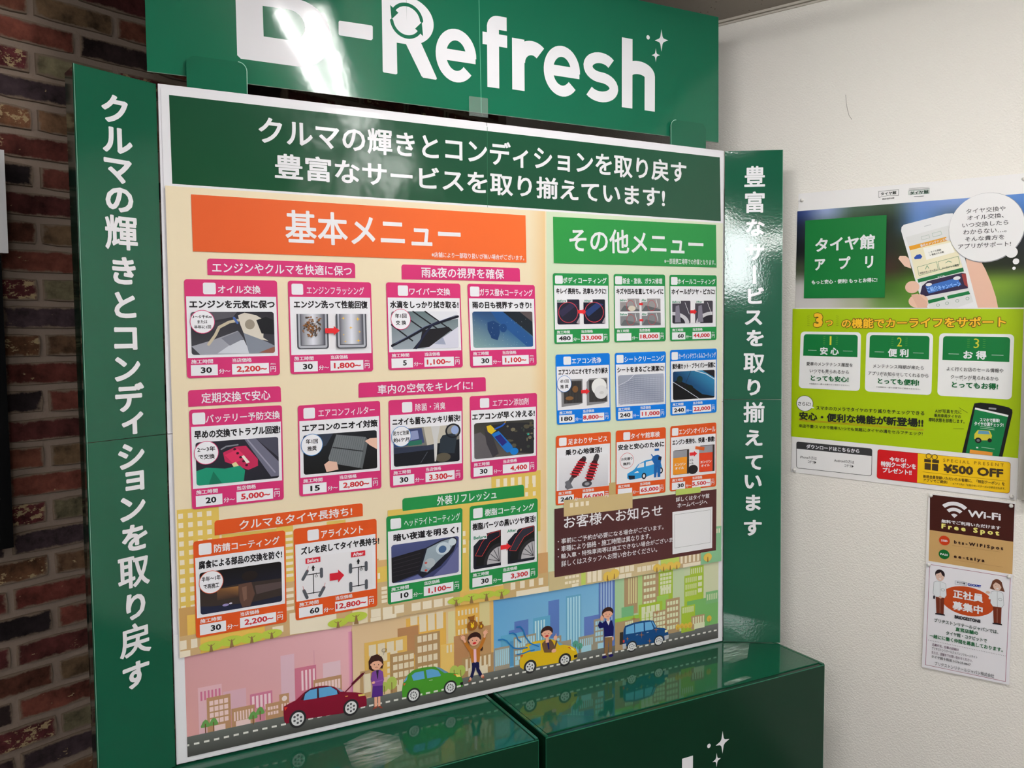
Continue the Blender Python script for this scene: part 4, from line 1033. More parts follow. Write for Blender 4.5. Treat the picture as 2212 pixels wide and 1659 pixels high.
# faint town printed at the foot of the menu
s_ = Sheet(MEN, 0.0002)
Q1 = zpen(s_, 380, 1080, 4.609); Q2 = zpen(s_, 800, 1060, 5.53); Q5 = zpen(s_, 1050, 1220, 5.925); Q6 = zpen(s_, 1300, 1160, 5.925); QF = zpen(s_, 1170, 820, 4.1475); QE = zpen(s_, 800, 800, 4.1475)
MY = (226, 194, 96); MT = (206, 172, 124); MO = (202, 158, 96); MWn = (242, 230, 206)
Q1.rect(MY, 8, 100, 455, 1090); Q1.grid(MWn, 22, 140, 380, 1060, 4, 11, .5, .55)
Q1.rect((214, 186, 96), 455, 345, 1180, 880); Q1.rect(MY, 1000, 240, 1180, 900); Q1.grid(MWn, 1090, 320, 1170, 760, 1, 8, 1, .5)
Q1.rect((218, 190, 100), 1500, 215, 1690, 300); Q1.rect(MO, 30, 1080, 200, 1420); Q1.rect((232, 192, 92), 110, 1150, 205, 1350)
Q1.rect(MT, 40, 1360, 1000, 1545); Q1.rect(MT, 880, 850, 1760, 1325); Q1.grid(MWn, 1095, 880, 1175, 1090, 1, 4, 1, .55)
Q1.grid(MWn, 40, 1405, 215, 1465, 2, 1, .6); Q1.rect(MWn, 38, 1510, 145, 1572); Q1.rect((232, 190, 90), 240, 1320, 890, 1470)
Q1.rect(MWn, 1130, 1130, 1600, 1300); Q1.rect(MWn, 960, 1265, 1070, 1310)
Q1.rect(MT, 1900, 600, 2028, 1240); Q1.rect(MY, 2000, 700, 2028, 860)
Q2.rect((216, 176, 120), 80, 835, 200, 930); Q2.rect(MY, 80, 915, 210, 1130); Q2.rect(MY, 205, 235, 1180, 1300); Q2.grid(MWn, 1100, 280, 1140, 740, 1, 5, 1, .6); Q2.rect(MWn, 85, 985, 115, 1050)
Q2.rect(MY, 1130, 60, 2030, 480); Q2.grid(MWn, 1840, -60, 1975, 60, 2, 2, .5, .5)
QE.rect(MY, 1083, 935, 1525, 1240); QE.grid(MWn, 1125, 975, 1480, 1010, 6, 1, .5); QE.grid(MWn, 1385, 1015, 1480, 1120, 2, 2, .38, .5); QE.rect(MY, 155, 1262, 290, 1320); QE.rect(MY, 820, 1200, 900, 1420)
Q2.rect((206, 160, 108), 2000, 750, 2120, 1060); Q2.rect((204, 176, 132), 0, 1110, 1070, 1600); Q2.rect((204, 172, 120), 1580, 1060, 2125, 1290)
Q2.grid(MWn, 130, 1150, 200, 1330, 1, 4, 1, .7); Q2.grid(MWn, 5, 1420, 400, 1450, 3, 1, .82); Q2.grid(MWn, 490, 1345, 990, 1355, 4, 1, .8)
Q2.rect(MWn, 150, 1490, 310, 1560); Q2.rect(MWn, 0, 1520, 125, 1600)
Q2.rect((226, 186, 100), 1070, 1210, 1590, 1380); Q2.grid(MWn, 1672, 1100, 2062, 1120, 4, 1, .5); Q2.rect(MWn, 1740, 1200, 2128, 1255)
Q5.rect((206, 188, 142), 800, 90, 1215, 340); Q5.grid(MWn, 1005, 150, 1185, 220, 4, 2, .8, .5); Q5.rect(MWn, 1095, 245, 1180, 283); Q5.rect((196, 214, 104), 1213, 90, 1270, 250); Q5.rect((204, 184, 138), 1270, 60, 1658, 215)
Q5.grid(MWn, 1292, 90, 1540, 190, 4, 1, .78)
Q6.rect((210, 188, 142), 0, 360, 720, 540); Q6.grid(MWn, 165, 395, 408, 430, 4, 1, .82); Q6.grid(MWn, 450, 385, 685, 410, 4, 1, .82); Q6.grid(MWn, 215, 480, 375, 525, 2, 1, .9); Q6.rect((196, 214, 104), 750, 290, 1000, 430)
Q6.rect((196, 168, 130), 985, 240, 1262, 390); Q6.grid(MWn, 1003, 250, 1240, 300, 5, 1, .5); Q6.rect(MWn, 1035, 345, 1258, 372)
QF.rect((140, 196, 150), 1560, 1315, 1604, 1640); Q6.rect((140, 196, 150), 1262, 200, 1524, 340); QF.grid(MWn, 1562, 1335, 1592, 1370, 2, 1, .5)
QF.rect((194, 168, 112), 600, 925, 660, 1120); QF.rect((206, 182, 132), 195, 1080, 810, 1150); QF.grid(MWn, 250, 1105, 420, 1125, 4, 1, .6); QF.rect((186, 206, 104), 1198, 985, 1420, 1010)
TG_ = (186, 204, 76)
for (q, L) in ((Q1, ((348, 1450, 115), (552, 1400, 120), (752, 1370, 118), (950, 1330, 105), (1610, 1220, 100), (1790, 1160, 112))),
               (Q2, ((1020, 1310, 100), (1200, 1270, 105), (1380, 1240, 105), (1560, 1215, 100)))):
    for (x, y, r) in L:
        q.ell(TG_, x, y, r, r * .42)
    for (x, y, r) in L:
        q.poly((142, 110, 70), [(x - 4, y - 15), (x + 6, y - 15), (x + 26, y + 70), (x - 20, y + 74)]); q.line((142, 110, 70), .0012, [(x - 34, y - 12), (x, y + 5), (x + 34, y - 22)])
for (q, L) in ((Q5, ((1550, 150, 60), (1635, 110, 60))), (Q6, ((62, 490, 50), (150, 470, 60), (695, 390, 48), (780, 380, 45), (865, 365, 50), (950, 355, 46), (1345, 255, 52)))):
    for (x, y, r) in L:
        q.ell((232, 196, 90), x, y, r, r); q.poly((150, 110, 60), [(x - 3, y - 5), (x + 4, y - 5), (x + 9, y + 62), (x - 9, y + 64)])
def clip_below(sh, edge):
    """cut the print off at the lower edge of its sheet"""
    eu_ = np.array([p[0] for p in edge]); ev_ = np.array([p[1] for p in edge]); o_ = np.argsort(eu_); eu_ = eu_[o_]; ev_ = ev_[o_]
    V = np.concatenate(sh.V); T = np.concatenate(sh.T); C = np.concatenate(sh.C).reshape(-1, 3, 3); nV = []; nT = []; nC = []
    for t, c in zip(T, C):
        P = [(V[i], c[k]) for k, i in enumerate(t)]
        d = [p[0][1] - np.interp(p[0][0], eu_, ev_) - .0002 for p in P]
        if max(d) <= 0: continue
        if min(d) >= 0: out = P
        else:
            out = []
            for k in range(3):
                a, b, da, db = P[k], P[(k + 1) % 3], d[k], d[(k + 1) % 3]
                if da >= 0: out.append(a)
                if (da >= 0) != (db >= 0):
                    f = da / (da - db); out.append((a[0] + (b[0] - a[0]) * f, a[1] + (b[1] - a[1]) * f))
        k0 = len(nV); nV += [p[0] for p in out]
        for i in range(1, len(out) - 1): nT.append((k0, k0 + i, k0 + i + 1)); nC += [out[0][1], out[i][1], out[i + 1][1]]
    sh.V = [np.array(nV)]; sh.T = [np.array(nT)]; sh.C = [np.array(nC)]; sh.n = len(nV)
clip_below(s_, vE)
s_.build('printed_town', M_PRINT, menu)

def block(col, tl, tr, bl, br, name='title_block', w0=.0012, shadow=False):
    s_ = Sheet(MEN, w0); q = quadpen(s_, tl, tr, bl, br)
    return s_, q
def title(col, quad, st, box, note, nbox, label, c2):
    s_ = Sheet(MEN, .0012); q = quadpen(s_, *quad)
    q.rect(col, 0, 0, 1, 1, cols=[col, c2, c2, col])
    o = s_.build('title_block', M_PRINT, menu, label)
    s_ = Sheet(MEN, .0014); q = quadpen(s_, *quad)
    q.text(WHT, st, *box, bold=.018, res=3); q.text(WHT, note, *nbox, bold=.008)
    s_.build('lettering', M_PRINT, o)
title((216, 88, 34), ((412.4, 419.9), (1134.7, 465.3), (416.6, 543.2), (1136.8, 567.6)), '基本メニュー', (.243, .17, .773, .79), '※店舗により一部取り扱いが無い場合がございます。', (.676, .845, .992, .955), 'orange title block', (232, 106, 48))
title((44, 146, 68), ((1194.1, 468.2), (1546.1, 485.8), (1195.8, 568.5), (1547.3, 577.9)), 'その他メニュー', (.088, .215, .912, .745), '※一部提携工場等での作業となります。', (.655, .82, .992, .95), 'green title block', (48, 142, 74))

def tabl(col, quad, st, s0, s1, t0=.2, t1=.84):
    s_ = Sheet(MEN, .0010); q = quadpen(s_, *quad); q.rect(col, 0, 0, 1, 1, r=.006, corners=(1, 1, 0, 0))
    o = s_.build('category_label', M_PRINT, menu)
    s_ = Sheet(MEN, .0012); q = quadpen(s_, *quad); q.text(WHT, st, s0, t0, s1, t1, bold=.016, res=2); s_.build('lettering', M_PRINT, o)
tabl(PINK, ((447.1, 558.3), (766.7, 568.4), (448.2, 594.1), (767.2, 600.8)), 'エンジンやクルマを快適に保つ', .03, .975, .2, .86)
tabl(PINK, ((866.8, 571.2), (1122.4, 579.1), (867.5, 603.2), (1123.1, 608.1)), '雨&夜の視界を確保', .157, .857, .12, .86)
tabl(PINK, ((406, 843), (606, 834), (407, 878.8), (607.3, 867.6)), '定期交換で安心', .135, .88)
tabl(PINK, ((773.9, 827), (1048.8, 814.5), (774.4, 858.9), (1049.3, 845.1)), '車内の空気をキレイに!', .14, .89)
tabl(ORG, ((463.1, 1124.5), (783.1, 1086.5), (463.5, 1156.4), (783.6, 1114.3)), 'クルマ＆タイヤ長持ち!', .156, .923, .18, .86)
tabl(GRN, ((868.7, 1076.8), (1131.5, 1046.7), (869.2, 1103.8), (1132, 1072.5)), '外装リフレッシュ', .27, .76, .14, .9)

# ---- pictures printed on the cards; unit square, y down
def bg(P, c, c2=None): P.rect(c, 0, 0, 1, 1, cols=[c, c, c2 or c, c2 or c])
def arrow(P, x0, y, x1, h, col=(222, 44, 50)):
    m = x1 - (x1 - x0) * .42; P.poly(col, [(x0, y - h * .28), (m, y - h * .28), (m, y - h * .5), (x1, y), (m, y + h * .5), (m, y + h * .28), (x0, y + h * .28)])
def spk(P, x, y, r, col=(232, 176, 60)): P.poly(col, [(x - r, y), (x - r * .2, y - r * .3), (x, y - r * 1.6), (x + r * .2, y - r * .3), (x + r, y), (x + r * .2, y + r * .3), (x, y + r * 1.6), (x - r * .2, y + r * .3)])
def ph_oil(P):
    bg(P, (44, 42, 50), (60, 60, 68)); P.poly((86, 84, 92), [(0, 0), (.55, 0), (.5, .12), (0, .3)]); P.poly((60, 58, 66), [(.05, .3), (.5, .2), (.4, .36), (.1, .5)])
    P.poly((156, 158, 170), [(0, .8), (.25, .66), (.55, .45), (.65, 1), (0.1, 1)]); P.poly((206, 210, 220), [(.3, .98), (.5, .72), (.62, .66), (.7, 1)]); P.poly((122, 124, 136), [(.35, .62), (.56, .46), (.62, .64), (.45, .8)])
    P.line((196, 184, 160), .006, [(.2, .76), (.28, .55), (.33, .36), (.45, .24), (.56, .2)]); P.line((70, 100, 170), .005, [(.51, .14), (.55, .26)])
    P.poly((216, 208, 196), [(.56, .08), (.64, .02), (.78, .08), (.88, .2), (.86, .62), (.92, .7), (.8, .66), (.62, .5), (.58, .28)])
    P.poly((128, 134, 148), [(.62, .5), (.9, .72), (1, .82), (.98, 1), (.68, 1)]); P.poly((24, 24, 30), [(.78, .2), (.9, .12), (1, .2), (1, .55), (.84, .52)]); P.ell((150, 140, 126), .7, .3, .06, .12); P.poly((140, 84, 70), [(.8, .98), (1, .84), (1, 1)])
def ph_flush(P):
    bg(P, WHT)
    for k, x in enumerate((.03, .55)):
        P.rect((70, 72, 80), x, 0, x + .42, 1, r=.006, corners=(0, 0, 1, 1)); P.rect((176, 178, 188), x + .02, 0, x + .4, .97, r=.005, corners=(0, 0, 1, 1)); P.rect((70, 72, 80), x + .045, 0, x + .375, .9)
        P.rect((214, 216, 226), x + .055, 0, x + .21, .88, cols=[(110, 110, 120), (226, 228, 238), (226, 228, 238), (110, 110, 120)]); P.rect((214, 216, 226), x + .21, 0, x + .365, .88, cols=[(226, 228, 238), (80, 80, 92), (80, 80, 92), (226, 228, 238)])
        if k == 0:
            rr = random.Random(3)
            for i in range(110):
                a, b = rr.gauss(.22, .06), rr.gauss(.38, .13)
                if .04 < b < .86 and .08 < a < .36: P.ell((138, 92, 54) if rr.random() < .65 else (70, 56, 48), a, b, rr.uniform(.006, .02), rr.uniform(.012, .035), n=6)
        else:
            for a, b, r in ((.1, .12, .03), (.3, .15, .038), (.2, .4, .03), (.32, .52, .022), (.1, .6, .018), (.12, .8, .024), (.3, .78, .034)): spk(P, x + a, b, r, (240, 190, 60))
    arrow(P, .4, .48, .6, .26)
def ph_wiper(P):
    bg(P, (98, 116, 120), (150, 160, 170)); P.poly((226, 228, 236), [(.52, 0), (1, 0), (1, .2), (.7, .3)])
    for x in (.1, .32, .5): P.line((24, 26, 34), .0032, [(x, 0), (x + .42, .55)])
    P.line((24, 26, 34), .0032, [(0, .35), (.3, .78)])
    P.poly((28, 26, 32), [(.45, .5), (.85, .42), (.9, .5), (.55, .95), (.3, 1), (.42, .75)]); P.poly((214, 214, 230), [(.55, .95), (1, .42), (1, 1), (.45, 1)]); P.poly((160, 166, 190), [(.76, .7), (.8, .9), (.62, .88)])
    P.line((18, 20, 34), .006, [(0, .9), (.25, .68), (.55, .4), (.78, .26), (1, .14)]); P.line((84, 92, 130), .0012, [(.05, .84), (.5, .4), (.98, .1)]); P.line((30, 34, 60), .005, [(.35, .98), (.48, .62), (.6, .36), (.7, .28)])
def ph_glass(P):
    P.rect((60, 96, 120), 0, 0, 1, 1, cols=[(44, 76, 120), (40, 60, 90), (60, 110, 150), (130, 160, 160)])
    P.poly((34, 82, 140), [(.3, 0), (.5, 0), (1, .75), (1, 1), (.9, 1), (.4, .25)]); P.poly((26, 34, 44), [(.5, 0), (1, 0), (1, .7)]); P.poly((86, 76, 78), [(.78, 0), (1, 0), (1, .3)])
    P.poly((22, 60, 110), [(.24, .3), (.34, .25), (.44, .35), (.44, .6), (.4, .8), (.3, .74), (.24, .5)]); P.ell((24, 66, 120), .5, .46, .06, .12)
    rr = random.Random(5)
    for i in range(46): P.ell((180, 206, 214), rr.uniform(.02, .9), rr.uniform(.2, .98), .004, .006, n=4)
def ph_battery(P):
    bg(P, (40, 38, 50), (34, 34, 44)); P.poly((108, 108, 128), [(.58, 0), (.72, 0), (1, .6), (1, .95), (.9, .95)]); P.poly((70, 70, 86), [(.72, 0), (1, 0), (1, .5)]); P.line((150, 150, 170), .003, [(.62, .02), (.95, .85)])
    P.poly((186, 40, 84), [(.32, .28), (.48, .16), (.6, .16), (.74, .5), (.74, .66), (.62, .74), (.46, .6), (.34, .5)]); P.poly((214, 50, 96), [(.34, .34), (.5, .22), (.6, .44), (.44, .56)])
    for i in range(5): P.ell((60, 14, 34), .46 + i * .035, .22 + i * .1, .018, .03, n=10)
    P.poly((236, 230, 220), [(.54, .4), (.57, .38), (.64, .56), (.6, .58)]); P.poly((226, 216, 160), [(.42, .56), (.47, .52), (.52, .66), (.46, .7)])
    P.poly((24, 142, 110), [(0, .66), (.12, .6), (.34, .66), (.52, .62), (.58, .74), (.56, 1), (0, 1)]); P.poly((16, 110, 84), [(.2, .7), (.3, 1), (.14, 1)]); P.line((130, 134, 142), .003, [(.3, .2), (.36, .14), (.5, .12)])
def ph_filter(P):
    bg(P, (30, 32, 38), (18, 18, 20)); P.poly((50, 58, 74), [(0, 0), (.4, 0), (.3, .3), (.1, .4)])
    P.poly((112, 118, 122), [(.44, .04), (.85, .16), (.75, .95), (.34, .75), (.33, .62)]); P.poly((90, 96, 100), [(.84, .17), (.88, .24), (.79, .98), (.75, .94)])
    for i in range(14):
        t = i / 14; P.line((84, 90, 94), .0008, [(.44 + .4 * t, .05 + .11 * t), (.345 + .4 * t, .74 + .2 * t)], cap=False)
    P.line((40, 42, 46), .0020, [(.39, .36), (.8, .52)]); P.poly((232, 190, 170), [(1, .2), (.9, .2), (.83, .26), (.9, .38), (1, .5)]); P.poly((226, 184, 166), [(.27, .78), (.33, .7), (.44, .74), (.46, .94), (.3, .98)])
def ph_smoke(P):
    bg(P, (150, 146, 136), (30, 34, 44)); P.poly((60, 70, 110), [(0, .04), (.42, .02), (.46, .42), (0, .5)]); P.poly((140, 150, 190), [(.22, .1), (.36, .08), (.38, .3), (.24, .34)]); P.poly((40, 110, 90), [(.2, .36), (.42, .34), (.42, .46), (.22, .48)])
    P.poly((196, 190, 176), [(.45, 0), (.8, 0), (.78, .5), (.5, .52)]); P.poly((22, 24, 32), [(0, .5), (.5, .5), (1, .4), (1, 1), (0, 1)]); P.poly((46, 54, 74), [(0, .5), (.6, .5), (.62, .62), (0, .66)])
    P.poly((40, 50, 60), [(.7, .36), (.74, .26), (.92, .22), (.96, .34), (.92, .78), (.68, .72)]); P.ell((150, 170, 214), .93, .14, .06, .12); P.ring((24, 26, 34), .9, .16, .12, .2, .22); P.ell((90, 84, 70), .74, .86, .12, .12)
    P.poly((206, 206, 206), [(.56, 0), (.7, 0), (.66, .35), (.645, .8), (.63, .95), (.61, .95), (.6, .4)]); P.line((80, 86, 96), .0015, [(.4, .95), (.5, .68)])
def ph_spray(P):
    bg(P, (58, 58, 54), (90, 84, 80)); P.poly((40, 40, 44), [(.2, .1), (.6, .05), (1, .1), (1, 1), (.6, .9)]); rr = random.Random(9)
    for i in range(22): P.ell(rr.choice([(84, 80, 64), (30, 30, 30), (120, 112, 90), (60, 66, 60)]), rr.uniform(.55, 1), rr.uniform(.05, .95), rr.uniform(.01, .05), rr.uniform(.02, .06), n=7)
    P.poly((96, 92, 96), [(0, .3), (.1, .26), (.25, .5), (.32, 1), (0, 1)]); P.poly((56, 54, 60), [(.16, .14), (.28, .3), (.4, .9), (.3, 1), (.2, .6)])
    P.poly((26, 110, 190), [(.28, .34), (.4, .26), (.62, .7), (.66, .86), (.54, .9), (.5, .84)]); P.poly((40, 40, 120), [(.33, .42), (.43, .36), (.54, .6), (.46, .7)]); P.poly((222, 190, 40), [(.2, .1), (.27, .08), (.36, .24), (.28, .34), (.22, .26)])
    P.ell((20, 120, 200), .66, .88, .07, .1); P.line((30, 90, 190), .004, [(.34, .2), (.46, .12), (.5, .06)]); P.line((190, 150, 60), .002, [(.5, .05), (.52, 0)]); P.ell((50, 160, 140), .9, .42, .02, .03)
def ph_rust(P):
    bg(P, (20, 16, 16), (34, 36, 56)); P.poly((56, 46, 42), [(0, .45), (.3, .42), (.5, .4), (1, .42), (1, .85), (.6, .9), (0, .82)]); P.rect((150, 104, 56), .2, .45, .46, .72, cols=[(120, 84, 52), (150, 106, 60), (60, 44, 40), (70, 52, 44)])
    P.poly((92, 66, 56), [(.46, .42), (.62, .4), (.66, .7), (.6, .98), (.5, .98), (.47, .8)]); P.poly((120, 90, 76), [(.5, .5), (.56, .48), (.56, .8), (.52, .84)]); P.ell((34, 26, 24), .6, .24, .1, .12)
    P.poly((34, 38, 62), [(0, .8), (.2, .86), (.48, .9), (.5, 1), (0, 1)]); P.ell((150, 140, 190), .3, .86, .04, .03); P.ell((206, 200, 220), .36, .84, .02, .02); P.poly((84, 70, 70), [(.66, .5), (1, .5), (1, .66), (.68, .72)])
def ph_light(P):
    bg(P, (74, 82, 128), (56, 62, 104)); P.poly((28, 26, 32), [(0, .33), (.5, .2), (.46, .78), (.38, .86), (0, 1)])
    for i in range(5): P.line((56, 52, 60), .001, [(.02, .42 + i * .1), (.42, .32 + i * .11)], cap=False)
    P.poly((28, 30, 44), [(.5, .2), (.72, .05), (.93, -.0), (.98, .1), (.92, .4), (.72, .75), (.45, .98), (.38, .86)])
    P.poly((150, 166, 178), [(.52, .22), (.74, .08), (.9, .03), (.95, .12), (.86, .36), (.68, .6), (.52, .86), (.42, .8)]); P.ell((196, 210, 220), .76, .28, .11, .17); P.ell((70, 100, 140), .75, .3, .06, .1); P.ell((206, 218, 226), .9, .14, .06, .1)
    P.ell((176, 186, 192), .56, .62, .08, .13); P.ell((190, 90, 80), .5, .6, .02, .03); P.ell((200, 70, 60), .5, .8, .02, .03); P.poly((98, 104, 156), [(.38, .88), (.45, 1), (.1, 1)]); P.poly((100, 104, 150), [(.98, .3), (1, .3), (1, 1), (.6, 1), (.8, .72)])
def tyre(P, x0, w_, gl):
    P.poly((26, 28, 40), [(x0, .35), (x0 + w_ * .4, .05), (x0 + w_, 0), (x0 + w_, 1), (x0, 1)]); P.ell((22, 22, 24), x0 + w_ * 1.0, .92, w_ * .92, .78, a0=180, a1=270, n=14); P.ell((40, 40, 44), x0 + w_ * .99, .92, w_ * .62, .56, a0=180, a1=270, n=14)
    P.ell((180, 178, 184), x0 + w_ * .99, .92, w_ * .5, .46, a0=180, a1=270, n=12)
    for q in (195, 217, 240, 262): P.line((52, 50, 54), .0016, [(x0 + w_ * .95, .88), (x0 + w_ * .95 + w_ * .42 * math.cos(math.radians(q)), .88 + .4 * math.sin(math.radians(q)))], cap=False)
    P.poly(gl, [(x0 + w_ * .06, .62), (x0 + w_ * .3, .28), (x0 + w_ * .55, .06), (x0 + w_ * .96, .02), (x0 + w_ * .96, .16), (x0 + w_ * .6, .3), (x0 + w_ * .3, .66)])
    P.line((214, 60, 60), .0011, [(x0 + w_ * .06, .62), (x0 + w_ * .3, .28), (x0 + w_ * .55, .06), (x0 + w_ * .96, .02), (x0 + w_ * .96, .16), (x0 + w_ * .6, .3), (x0 + w_ * .3, .66)], close=True)
def ba(P, x, y, w_=.17, col=(34, 130, 100), st='Before'): P.rect(WHT, x - .01, y - .02, x + w_ + .01, y + .11); P.text(col, st, x, y, x + w_, y + .09, bold=.03)
def ph_resin(P):
    bg(P, WHT); tyre(P, 0, .44, (26, 26, 38)); tyre(P, .55, .45, (44, 46, 58)); P.poly(WHT, [(0, 0), (.2, 0), (.2, .16), (0, .2)]); P.poly(WHT, [(.5, 0), (.7, 0), (.7, .14), (.5, .2)])
    ba(P, .0, .08, .2); ba(P, .54, .02, .15, st='After'); arrow(P, .43, .5, .6, .22)
def ph_align(P):
    bg(P, WHT)
    for (x, tl, st) in ((.18, 1, 'Before'), (.8, 0, 'After')):
        P.rect((206, 40, 56), x - .1, .02, x + .1, .15); P.text(WHT, st, x - .075, .04, x + .075, .13, bold=.03)
        P.line((30, 30, 34), .0020, [(x, .42), (x, .9)], cap=False); P.line((30, 30, 34), .0020, [(x - .1, .42), (x + .1, .42)], cap=False); P.line((30, 30, 34), .0020, [(x - .1, .88), (x + .1, .88)], cap=False)
        P.poly((30, 30, 34), [(x, .2), (x + .025, .28), (x + .012, .28), (x + .012, .34), (x - .012, .34), (x - .012, .28), (x - .025, .28)]); P.ring((30, 30, 34), x + .04, .48, .022, .03, .3); P.line((30, 30, 34), .001, [(x + .04, .4), (x + .04, .46)])
        for (a, b, d) in ((-.11, .42, .03), (.11, .42, 0), (-.11, .88, -.02), (.11, .88, .03)):
            d = d * tl; P.line((84, 88, 96), .0072, [(x + a - d, b + .09), (x + a + d, b - .09)])
            if d: P.line((200, 60, 60), .0008, [(x + a + d, b - .1), (x + a + d * 1.6, b - .2)])
    arrow(P, .4, .56, .6, .32, (206, 36, 54))
def ph_body(P):
    bg(P, WHT)
    for x, c in ((0, (34, 34, 52)), (.53, (24, 26, 44))):
        P.rect(c, x, .0, x + .45, 1, r=.003); P.poly((38, 58, 110) if x else (50, 46, 74), [(x + .02, .5), (x + .28, .12), (x + .42, .2), (x + .1, .7)]); P.ring((206, 66, 80), x + .22, .52, .2, .42, .06); P.poly((170, 160, 170), [(x + .38, .95), (x + .45, .7), (x + .45, 1)])
    P.rect(WHT, 0, 0, .2, .12); P.rect(WHT, .53, 0, .72, .12); ba(P, 0, .01, .18); ba(P, .54, .01, .15, st='After'); arrow(P, .42, .5, .58, .24)
def ph_panel(P):
    bg(P, WHT)
    for i, (x, y) in enumerate(((0, 0), (.52, 0), (0, .52), (.52, .52))):
        P.rect((128, 130, 134) if i > 1 else (150, 146, 148), x, y, x + .47, y + .47, r=.002, cols=None); P.poly((96, 100, 104), [(x, y + .47), (x + .1, y + .25), (x + .47, y + .4), (x + .47, y + .47)]); P.line((220, 222, 226), .0018, [(x + .36, y + .03), (x + .4, y + .3)])
        P.ring((196, 62, 70), x + .25, y + .26, .1, .2, .08)
        if i % 2 == 0: P.rect(WHT, x, y, x + .18, y + .12); ba(P, x, y + .01, .16)
        else: P.rect(WHT, x, y, x + .14, y + .1); ba(P, x + .0, y + .01, .12, st='After')
    P.ell((214, 206, 190), .28, .36, .09, .1); arrow(P, .46, .2, .56, .13); arrow(P, .46, .8, .56, .13)
def ph_wheelc(P):
    bg(P, WHT)
    for x in (0, .54):
        P.rect((70, 66, 78), x, .02, x + .43, 1, r=.003); P.ell((206, 204, 212), x + (.42 if x else 0), 1, .4, .5, a0=180 if x else 270, a1=270 if x else 360, n=10); P.ell((44, 42, 52), x + (.42 if x else 0), 1, .3, .36, a0=180 if x else 270, a1=270 if x else 360, n=10)
        P.poly((130, 126, 142), [(x + .08, .25), (x + .16, .2), (x + .2, .95), (x + .06, .95)]); P.line((226, 226, 234), .0014, [(x + .3, .1), (x + .4, .6)])
    P.rect(WHT, 0, 0, .2, .13); P.rect(WHT, .54, 0, .75, .13); ba(P, .0, .02, .18); ba(P, .56, .02, .15, st='After'); arrow(P, .42, .5, .58, .24)
def ph_ac(P):
    bg(P, WHT)
    for x in (.02, .54):
        P.poly((132, 132, 136), [(x, .12), (x + .06, 0), (x + .44, 0), (x + .44, .85), (x + .36, .9), (x, .95)]); P.rect((52, 50, 50), x + .05, .06, x + .42, .84)
        for i in range(12): P.line((84, 82, 82), .0008, [(x + .07 + i * .03, .06), (x + .07 + i * .03, .84)], cap=False)
    P.ell((120, 84, 50), .3, .35, .06, .12); P.ell((130, 92, 54), .18, .66, .08, .07); P.ell((238, 238, 238), .8, .3, .16, .3); P.ell((226, 226, 228), .84, .5, .14, .24); P.ell((206, 206, 208), .85, .52, .05, .05); arrow(P, .42, .45, .6, .22)
def ph_seat(P):
    P.rect((150, 156, 176), 0, 0, 1, 1, cols=[(130, 138, 158), (176, 182, 200), (150, 156, 178), (176, 180, 200)])
    for i in range(13): P.line((196, 202, 218), .0008, [(0, .18 + i * .07), (.4, .1 + i * .068), (1, .2 + i * .07)], cap=False)
    for i in range(16): P.line((126, 132, 152), .0006, [(.02 + i * .065, .1), (i * .066, 1)], cap=False)
    P.poly((156, 162, 180), [(0, 0), (.34, 0), (.2, .2), (0, .34)]); P.line((216, 220, 230), .0015, [(0, .34), (.2, .2), (.34, 0)])
def ph_film(P):
    P.rect((20, 90, 150), 0, 0, 1, 1, cols=[(20, 56, 96), (60, 150, 196), (30, 90, 140), (10, 30, 60)]); P.poly((18, 18, 24), [(0, .4), (.1, .3), (.4, .5), (.7, .85), (1, .95), (1, 1), (0, 1)]); P.poly((34, 30, 40), [(.7, 0), (1, 0), (1, .28)]); P.line((226, 228, 236), .0022, [(.52, -.0), (.8, .14), (1, .34)])
    P.line((206, 214, 226), .0016, [(0, .36), (.3, .66), (.62, 1)]); P.line((24, 40, 60), .0014, [(.28, .5), (.42, 0)]); P.ell((22, 40, 34), .16, .28, .07, .12); P.ell((18, 24, 20), .4, .6, .08, .1)
def ph_susp(P):
    P.rect(WHT, 0, 0, 1, 1, cols=[WHT, WHT, (206, 206, 214), (214, 214, 222)])
    for (x0, y0, x1, y1) in ((.5, .1, .16, .9), (.76, .06, .56, .92)):
        P.line((84, 84, 90), .011, [(x0, y0), (x1, y1)]); P.line((60, 58, 64), .016, [(x0 + (x1 - x0) * .0, y0), (x0 + (x1 - x0) * .12, y0 + (y1 - y0) * .12)])
        t0, t1 = (.1, .55) if x0 < .6 else (.25, .75)
        P.line((70, 20, 28), .021, [(x0 + (x1 - x0) * t0, y0 + (y1 - y0) * t0), (x0 + (x1 - x0) * t1, y0 + (y1 - y0) * t1)])
        for i in range(6):
            t = t0 + (t1 - t0) * i / 5; cx, cy = x0 + (x1 - x0) * t, y0 + (y1 - y0) * t; P.line((206, 40, 54), .0032, [(cx - .085, cy - .02), (cx + .085, cy + .045)])
    P.ell((70, 70, 76), .56, .88, .1, .1); P.ell((150, 150, 156), .56, .88, .05, .05); P.poly((110, 110, 118), [(.12, .75), (.2, .7), (.28, .95), (.16, 1)])
